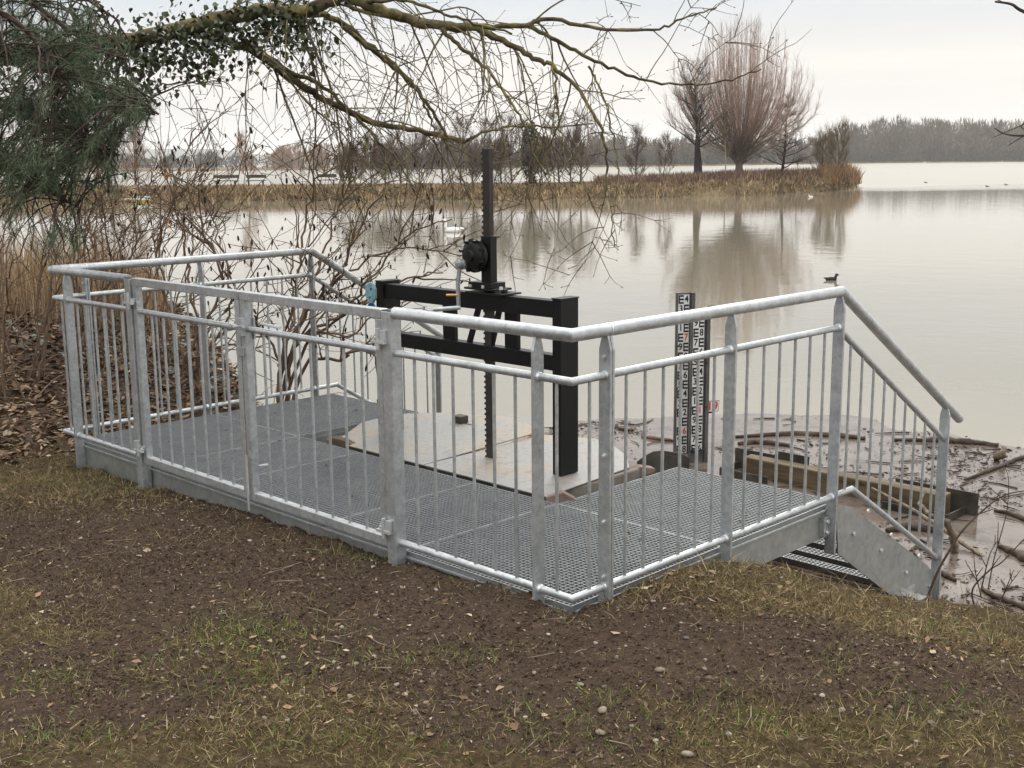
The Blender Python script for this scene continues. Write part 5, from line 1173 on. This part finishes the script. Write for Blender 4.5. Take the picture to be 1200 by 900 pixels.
for li, (P, R_) in enumerate(lines):
    Ltot = np.linalg.norm(np.diff(P, axis=0), axis=1).sum()
    px, py, _ = project(P)
    for _ in range(int(Ltot * (6.2 if li else 3.6))):
        i = rng.integers(1, len(P) - 1)
        if px[i] < 150: continue
        t = norm(P[i + 1] - P[i - 1]); d = norm(t * rng.uniform(.2, .9) + side_dir(t) * .7 + np.array([0, 0, rng.uniform(-.6, .35)]))
        L1 = rng.uniform(.3, 1.75) * (.7 if px[i] > 690 else 1.0); r_ = min(R_[i] * .5, .0085) * rng.uniform(.5, 1.1)
        B = droop(P[i], d, L1, max(r_, .004), 1, secs)
        ex, ey, _z = project(B[-1])
        if (ex > 745 and ey > 120) or ey > 335: secs.pop(); continue
        for _ in range(int(L1 * 5.5)):
            j = rng.integers(1, len(B) - 1); t2 = norm(B[j + 1] - B[j]); d2 = norm(t2 * .6 + side_dir(t2) * .8 + [0, 0, rng.uniform(-.3, .4)])
            C = droop(B[j], d2, rng.uniform(.10, .55), .0036, 2, twigs)
            for _ in range(rng.integers(1, 4)):
                k = rng.integers(1, len(C) - 1); t3 = norm(C[k + 1] - C[k]); d3 = norm(t3 * .6 + side_dir(t3) * .9 + [0, 0, .3])
                l3 = rng.uniform(.03, .13); e = C[k] + d3 * l3; twigs.append((np.array([C[k], C[k] + d3 * l3 * .5 + [0, 0, -.004], e]), np.array([.0022, .0018, .0014]))); buds.append((e, d3))
            buds.append((C[-1], norm(C[-1] - C[-2])))
tubes_mesh('twigs', secs, 5, simple('lichen_side_bough', (.035, .025, .014), (.24, .20, .085), 7, .9), tree)  # secondary boughs drooping off the main limbs; the fine twigs come next
tubes_mesh('twigs', twigs, 4, simple('brown_lichen_twig', (.045, .03, .02), (.14, .105, .06), 5, .85), tree)
N = len(buds); Pb = np.array([b_[0] for b_ in buds]); Db = np.array([b_[1] for b_ in buds])
az = np.arctan2(Db[:, 1], Db[:, 0]); tl = np.arccos(np.clip(Db[:, 2], -1, 1))
scatter('buds', ICO_V * [.38, .38, 1], ICO_F, Pb, rotmats(az, tl, np.zeros(N)), rng.uniform(.006, .011, N), pick([(.05, .03, .02), (.08, .05, .032)], N, .3), 'attr', tree)
# ivy along the first bough
main = lines[0][0]; px, py, _ = project(main)
def ivy_points(P, n, rad, hang=.0):
    i = rng.integers(0, len(P) - 1, n); f_ = rng.random(n)[:, None]; q = P[i] * (1 - f_) + P[i + 1] * f_
    o_ = rng.normal(0, rad, (n, 3)); o_[:, 2] -= np.abs(rng.normal(0, hang, n)); return q + o_
sel = main[(px > -30) & (px < 372)]
P1 = ivy_points(sel, 1900, .10, .10)
sel2 = lines[4][0]; q2, _, _ = project(sel2); P2 = ivy_points(sel2[(q2 > 225) & (q2 < 262)], 120, .07, .12)
P3 = np.concatenate([at(x, y, 8.0)[None] + rng.normal(0, .085, (k, 3)) * [1, 1, 1.3] for x, y, k in ((165, 90, 110), (195, 60, 110), (225, 62, 70), (240, 72, 45), (150, 60, 100), (160, 108, 45), (130, 70, 90), (210, 45, 90), (290, 32, 40), (345, 55, 22), (322, 30, 40), (262, 30, 60), (110, 50, 80), (80, 78, 60))])
P = np.concatenate([P1, P2, P3]); N = len(P)
IVY_V = [(0, 0, 0), (.25, -.42, .04), (.55, -.30, .08), (1, 0, -.02), (.55, .30, .08), (.25, .42, .04), (.5, 0, 0)]
IVY_F = [(0, 1, 6), (1, 2, 6), (2, 3, 6), (3, 4, 6), (4, 5, 6), (5, 0, 6)]
iv = scatter('ivy', IVY_V, IVY_F, P, rotmats(rng.uniform(0, 6.28, N), rng.uniform(.3, 1.9, N), rng.normal(0, .4, N)), rng.uniform(.028, .052, N), pick([(.022, .036, .011), (.035, .054, .016), (.055, .075, .024), (.08, .092, .036), (.022, .028, .012)], N, .3), 'ivy')
tag(iv, 'dark green ivy growing along the thick bough at top left', 'ivy')

# ================================================================== PINE at the upper left
pine = thing('pine_tree', 'feathery grey green pine hanging its needles in from the left edge', 'pine', at(-260, 560, 6.6))
b0 = at(-260, 560, 6.6); b0[2] = surf(b0[0], b0[1])[0] - .1
mb = MB(); V, Fc = tube_arrays(smooth_line([b0, at(-250, 250, 6.6), at(-240, -120, 6.7), at(-240, -600, 6.8)], 5), np.linspace(.16, .07, 16), 12); mb.add(V, Fc); mb.build('trunk', 'bark', pine, smooth=True)
PB = [[(-245, 150, 6.6), (-120, 60, 6.5), (-20, 55, 6.4), (60, 75, 6.3), (120, 110, 6.3), (165, 122, 6.2), (186, 134, 6.2)],
      [(-245, 60, 6.6), (-100, -40, 6.5), (0, -20, 6.3), (60, 20, 6.3), (110, 55, 6.2), (150, 70, 6.2)],
      [(-245, 220, 6.6), (-120, 130, 6.6), (-20, 120, 6.5), (60, 150, 6.5), (110, 170, 6.4), (140, 182, 6.4)],
      [(-245, 290, 6.6), (-130, 200, 6.8), (-30, 190, 6.8), (40, 215, 6.7), (85, 240, 6.7)],
      [(-245, 0, 6.6), (-60, -90, 6.8), (30, -60, 6.9), (90, -10, 6.9), (140, 25, 6.9)],
      [(-245, 120, 6.6), (-150, 20, 6.2), (-60, 0, 6.0), (10, 20, 5.9), (50, 60, 5.9), (70, 105, 5.9)]]
pl, ND = [], []
allp = []
for pts in PB:
    Pm = smooth_line([at(*p) for p in pts], 6); pl.append((Pm, np.linspace(.026, .006, len(Pm)))); allp.append(Pm)
allp = np.vstack(allp)
CL = [(40, 60, 70, 45, 80), (20, 140, 70, 45, 80), (90, 110, 60, 40, 75), (130, 140, 45, 28, 45), (60, 200, 60, 35, 60), (110, 200, 30, 35, 24), (172, 132, 14, 12, 10), (30, 20, 60, 30, 40), (0, 230, 50, 50, 40), (75, 285, 25, 28, 10), (95, 60, 40, 30, 30)]
for cx, cy, sx_, sy_, k_ in CL:
    for _ in range(int(k_ * 1.35)):
        px_, py_ = cx + rng.normal(0, sx_ * .6), cy + rng.normal(0, sy_ * .6); c = at(px_, py_, 6.5 + rng.normal(0, .35))
        near_ = np.argsort(((allp - c) ** 2).sum(1))[:14]; q = allp[rng.choice(near_)] + rng.normal(0, .02, 3)
        v = c - q; l_ = np.linalg.norm(v)
        if l_ > 1.0: continue
        Q = np.array([q + v * t + np.array([0, 0, .16 * l_ * math.sin(t * math.pi)]) + rng.normal(0, .018, 3) * l_ for t in np.linspace(0, 1, 6)]); pl.append((Q, np.linspace(.0055, .002, 6)))
        t_ = norm(Q[-1] - Q[-3])
        for _ in range(62):
            u = rng.random(); p_ = c - t_ * .16 * u
            ND.append((p_, norm(t_ * rng.uniform(.3, 1.1) + rng.normal(0, .5, 3))))
tubes_mesh('branches', pl, 5, 'twig', pine)
N = len(ND); Pn = np.array([a_ for a_, _ in ND]); Dn = np.array([b_ for _, b_ in ND])
NEED_V = [(-.5, 0, 0), (.5, 0, 0), (.35, .03, .6), (-.35, .03, .6), (0, .07, 1)]
scatter('needles', NEED_V, BLADE_F, Pn, rotmats(np.arctan2(Dn[:, 1], Dn[:, 0]), np.arccos(np.clip(Dn[:, 2], -1, 1)), rng.uniform(0, 6.28, N)), np.stack([np.full(N, .0021), np.full(N, .06), rng.uniform(.045, .08, N)], -1), pick([(.075, .115, .06), (.10, .14, .075), (.06, .09, .045), (.13, .16, .10)], N, .25), 'attr', pine)

# ================================================================== SHRUBS ON THE LEFT BANK
CONE_V = ICO_V * [.30, .30, 1.0]
HEAD = bpy.data.meshes.new('seed_head'); HEAD.from_pydata((ICO_V * [.32, .32, 1.0] * rng.uniform(.85, 1.15, (12, 1))).tolist(), [], ICO_F.tolist()); HEAD.materials.append(M['cone'])
def shrub(name, root_px, root_d, stems, label, seed, mt='shrub', cones=.5, r=.012, fork=6, ground=True):
    """stems: list of pixel/depth paths starting near the root"""
    rr_ = np.random.default_rng(seed); base = at(*root_px, root_d); base[2] = surf(base[0], base[1])[0] if ground else base[2]
    t = thing(name, label, 'shrub', base, 'leafless shrubs on the left bank'); ln, cn = [], []
    for sp_ in stems:
        P = smooth_line([base + rr_.normal(0, .06, 3) * [1, 1, .2]] + [at(*p) for p in sp_], 6); P[1:] += rr_.normal(0, .012, (len(P) - 1, 3))
        R0 = r * rr_.uniform(.7, 1.15); ln.append((P, np.linspace(R0, R0 * .3, len(P))))
        for _ in range(fork):
            i = rr_.integers(int(len(P) * .25), len(P) - 1); tt = norm(P[i + 1] - P[i]); l_ = rr_.uniform(.2, .8); v = norm(tt * .8 + norm(rr_.normal(0, 1, 3)) * .7 + [0, 0, .15]); Q = [P[i]]
            for k in range(8): v = norm(v + rr_.normal(0, .13, 3) + [0, 0, .03]); Q.append(Q[-1] + v * l_ / 8)
            Q = np.array(Q); ln.append((Q, np.linspace(R0 * .45, R0 * .15, 9)))
            for _ in range(3):
                j = rr_.integers(2, 8); v = norm(norm(Q[j + 1] - Q[j]) + norm(rr_.normal(0, 1, 3)) * .9); l2 = rr_.uniform(.05, .25); e = Q[j] + v * l2 + [0, 0, .01]; ln.append((np.array([Q[j], Q[j] + v * l2 * .5, e]), np.array([.003, .0024, .0016])))
                if rr_.random() < cones: cn.append(e)
            if rr_.random() < cones: cn.append(Q[-1])
    tubes_mesh('stems', ln, 5, mt, t)
    if cn:
        cn = np.array(cn); N = len(cn)
        for q in cn[:100]:
            o = bpy.data.objects.new('seed_head', HEAD); COL.objects.link(o); o.parent = t; k_ = rr_.uniform(.016, .032)
            o.matrix_parent_inverse = Matrix.Translation(-Vector(t.location)); o.location = tuple(q - [0, 0, .012]); o.rotation_euler = (rr_.uniform(-.5, .5), rr_.uniform(-.5, .5), rr_.uniform(0, 6.28)); o.scale = (k_, k_, k_)
        if N > 100:
            N -= 100; cn = cn[100:]
            rest = scatter('seed_heads', CONE_V, ICO_F, cn - [0, 0, .012], rotmats(rng.uniform(0, 6.28, N), rng.uniform(-.5, .5, N), rng.uniform(0, 6.28, N)), rng.uniform(.016, .032, N), pick([(.012, .007, .006), (.028, .012, .010), (.02, .013, .01)], N, .3), 'attr', t); rest['kind'] = 'stuff'
    return t
def arch(x0, y0, x1, y1, d0, d1, sag=.25, n=4):
    """pixel path that rises from (x0,y0) and arches over to (x1,y1)"""
    o_ = []
    for k in range(1, n + 1):
        t = k / n; x = x0 + (x1 - x0) * t ** 1.25; y = y0 + (y1 - y0) * (1 - (1 - t) ** (1.6 if sag > 0 else 1)); o_.append((x + random.uniform(-6, 6), y + random.uniform(-6, 6), d0 + (d1 - d0) * t))
    return o_
# the alder like shrub with dark seed heads behind the left railing
shrub('alder_shrub', (318, 470), 9.1, [
    [(330, 420, 9.0), (343, 360, 8.9), (352, 300, 8.8), (362, 240, 8.8), (372, 190, 8.8), (376, 165, 8.8)],
    [(345, 400, 9.0), (375, 350, 8.9), (400, 315, 8.8), (420, 270, 8.7), (452, 222, 8.6)],
    [(340, 420, 9.0), (380, 380, 8.8), (430, 350, 8.7), (470, 330, 8.6), (520, 318, 8.5)],
    [(350, 420, 9.0), (400, 370, 8.8), (440, 320, 8.7), (480, 275, 8.6), (530, 255, 8.5)],
    [(330, 440, 9.0), (300, 380, 8.9), (270, 330, 8.8), (245, 290, 8.8), (228, 255, 8.8)],
    [(340, 430, 9.0), (362, 390, 8.8), (410, 395, 8.6), (440, 370, 8.5), (470, 360, 8.4)],
    [(330, 430, 9.0), (345, 375, 9.2), (340, 320, 9.3), (352, 262, 9.3), (330, 215, 9.3)],
    [(350, 440, 9.0), (400, 420, 8.8), (430, 410, 8.6), (450, 430, 8.5)],
    [(330, 440, 9.0), (365, 340, 9.2), (385, 280, 9.3), (405, 225, 9.3), (425, 190, 9.3)],
    [(330, 440, 9.0), (395, 330, 8.9), (455, 295, 8.8), (500, 292, 8.7), (545, 300, 8.7)],
], 'arching alder shrub with dark seed heads behind the left descending rail', 101, cones=.55, r=.017, fork=9)
shrub('alder_shrub', (225, 470), 8.9, [
    [(235, 420, 8.8), (262, 390, 8.8), (300, 372, 8.7), (340, 340, 8.6), (400, 318, 8.6)],
    [(230, 420, 8.8), (225, 350, 8.8), (215, 280, 8.8), (205, 220, 8.8), (231, 148, 8.8)],
    [(220, 420, 8.8), (260, 330, 8.7), (240, 270, 8.7), (225, 232, 8.7), (190, 190, 8.7)],
    [(215, 430, 8.8), (195, 360, 8.8), (188, 300, 8.8), (200, 240, 8.8), (255, 190, 8.8)],
    [(230, 430, 8.8), (270, 360, 8.6), (258, 290, 8.5), (240, 240, 8.5)],
    [(225, 420, 8.8), (290, 400, 8.6), (345, 385, 8.5), (390, 350, 8.5)],
], 'leggy alder shrub behind the middle of the left gate leaf', 102, cones=.5, r=.013, fork=7)
ROOTS = [((150, 430), 9.2, 103, 'slender brown shrub rising behind the left corner post'), ((95, 420), 9.0, 104, 'dense brown shrub left of the corner post'), ((40, 420), 8.6, 105, 'thick brown shrub under the pine sprays'), ((-10, 430), 8.2, 106, 'brown shrub cut by the left edge of the photo'), ((120, 400), 9.8, 107, 'hindmost brown shrub among the reeds'), ((185, 450), 9.3, 108, 'thin stemmed shrub between the corner post and the gate')]
for (rx, ry), dd_, sd, lab in ROOTS:
    random.seed(sd); st_l = []
    for k in range(7):
        x1 = rx + random.uniform(-90, 130); y1 = random.uniform(90, 270); st_l.append(arch(rx, ry, x1, y1, dd_, dd_ + random.uniform(-.8, .8)))
    shrub('bare_shrub', (rx, ry), dd_, st_l, lab, sd, cones=.12, r=.0075, fork=7)
# dry reeds behind the shrubs
N = 3200; X = rng.uniform(-40, 195, N); dd_ = rng.uniform(9.9, 12.8, N)
Q = np.array([at(x, 400, d_) for x, d_ in zip(X, dd_)]); Q[:, 2] = np.maximum(surf(Q[:, 0], Q[:, 1]), ZW - .1)
h_ = np.maximum(.35, rng.uniform(.45, 1.2, N) * np.interp(X, [-40, 120, 205], [1.05, .95, .5]) - Q[:, 2])
tag(scatter('reeds', BLADE_V * np.array([1, .16, 1]), BLADE_F, Q, rotmats(rng.uniform(0, 6.28, N), rng.normal(0, .12, N), rng.uniform(0, 6.28, N)), np.stack([rng.uniform(.005, .011, N), h_, h_], -1), pick([(.40, .29, .17), (.33, .23, .13), (.48, .37, .24), (.24, .16, .09)], N, .25), 'attr'), 'dry straw coloured reeds behind the brown shrubs at the left', 'reeds', kind='stuff')
# low tangle and ivy on the leaf covered bank
N = 2600; X = rng.uniform(-1.2, 2.9, N); Y = rng.uniform(5.0, 8.6, N); k = fbm(X * 1.3, Y * 1.3, 3, 55) > -.01; X, Y = X[k], Y[k]; N = len(X)
tag(scatter('ground_ivy', IVY_V, IVY_F, np.stack([X, Y, surf(X, Y) + rng.uniform(.02, .14, N)], -1), rotmats(rng.uniform(0, 6.28, N), rng.normal(0, .5, N), rng.uniform(0, 6.28, N)), rng.uniform(.035, .075, N), pick([(.016, .022, .010), (.024, .032, .014), (.034, .042, .02)], N, .3), 'ivy'), 'dark ground ivy creeping over the leaf covered bank', 'ivy', kind='stuff')
lines = []
for _ in range(420):
    x, y = rng.uniform(-1.2, 2.9), rng.uniform(4.7, 8.4); p = np.array([x, y, surf(x, y)[0]]); a_ = rng.uniform(0, 6.28); l_ = rng.uniform(.2, .9); up_ = rng.uniform(.02, .5)
    lines.append((np.array([p + [math.cos(a_) * l_ * t, math.sin(a_) * l_ * t, up_ * l_ * math.sin(t * 2.2) + .02] for t in np.linspace(0, 1, 6)]), np.linspace(.005, .002, 6) * rng.uniform(.6, 1.5)))
tag(tubes_mesh('bramble_stems', lines, 4, 'shrub'), 'tangle of thin bramble stems over the leaf litter', 'brambles', kind='stuff')

# ================================================================== SAPLING AT THE RIGHT BRINK, BOUGH TIPS AT THE RIGHT EDGE
def twiggy(name, label, cat, paths, r0, mt='twig', group=None, fork=2):
    b_ = at(*paths[0][0]); t = thing(name, label, cat, b_, group); ln = []
    for pts in paths:
        P = smooth_line([at(*p) for p in pts], 5); ln.append((P, np.linspace(r0, r0 * .35, len(P)) * (1 if pts is paths[0] else .7)))
        for _ in range(fork):
            i = rng.integers(len(P) // 3, len(P) - 1); v = norm(norm(P[i + 1] - P[i]) + norm(rng.normal(0, 1, 3)) * .8); l_ = rng.uniform(.05, .2); ln.append((np.array([P[i], P[i] + v * l_ * .5, P[i] + v * l_]), np.array([.003, .0025, .0015])))
    tubes_mesh('stems', ln, 5, mt, t); return t
twiggy('bare_sapling', 'dark whip of a sapling bending right in front of the end post', 'sapling', [[(1083, 712, 5.9), (1098, 672, 5.9), (1113, 645, 5.9), (1128, 622, 5.9), (1152, 598, 5.9), (1178, 580, 5.9), (1210, 574, 5.9)]], .0075)
twiggy('bare_sapling', 'forked twiggy sapling on the brink at the right edge', 'sapling', [[(1142, 712, 6.0), (1140, 690, 6.0), (1160, 668, 6.0), (1175, 658, 6.0), (1200, 632, 6.0), (1225, 610, 6.0)], [(1158, 690, 6.0), (1165, 655, 6.1), (1172, 630, 6.1), (1180, 598, 6.1), (1182, 562, 6.1), (1176, 545, 6.1)], [(1150, 700, 6.0), (1143, 670, 6.0), (1141, 645, 6.0)], [(1150, 690, 6.0), (1160, 650, 6.0), (1170, 632, 6.0)], [(1172, 705, 6.0), (1180, 690, 6.0), (1196, 668, 6.0)], [(1155, 705, 6.0), (1185, 716, 5.9), (1215, 722, 5.8)]], .0055)
twiggy('overhanging_branch', 'dark bough tip entering at the top right corner', 'branch', [[(1330, 60, 6.0), (1250, 32, 6.0), (1200, 14, 6.0), (1185, 5, 6.0), (1166, 2, 6.0)]], .014, fork=1)
twiggy('overhanging_branch', 'short dark bough tip at the right edge above the far woods', 'branch', [[(1340, 140, 6.2), (1260, 155, 6.2), (1200, 159, 6.2), (1178, 157, 6.2), (1165, 150, 6.2)], [(1210, 140, 6.2), (1197, 147, 6.2), (1200, 152, 6.2)]], .008, fork=1)

# ================================================================== AIR
mb = MB(); mb.box((-6300, -6300, -60), (6300, 6300, 140))
hm = bpy.data.materials.new('haze'); hm.use_nodes = True; nt = hm.node_tree; nt.nodes.clear()
pv = node(nt, 'ShaderNodeVolumePrincipled'); pv.inputs['Color'].default_value = (.97, .96, .95, 1); pv.inputs['Density'].default_value = .00024; pv.inputs['Anisotropy'].default_value = 0
ho = node(nt, 'ShaderNodeOutputMaterial'); L(nt, pv.outputs[0], ho.inputs['Volume'])
hz = mb.build('haze', hm); tag(hz, 'thin pale winter haze over the lake', 'haze', kind='stuff')
SC.cycles.volume_bounces = 1
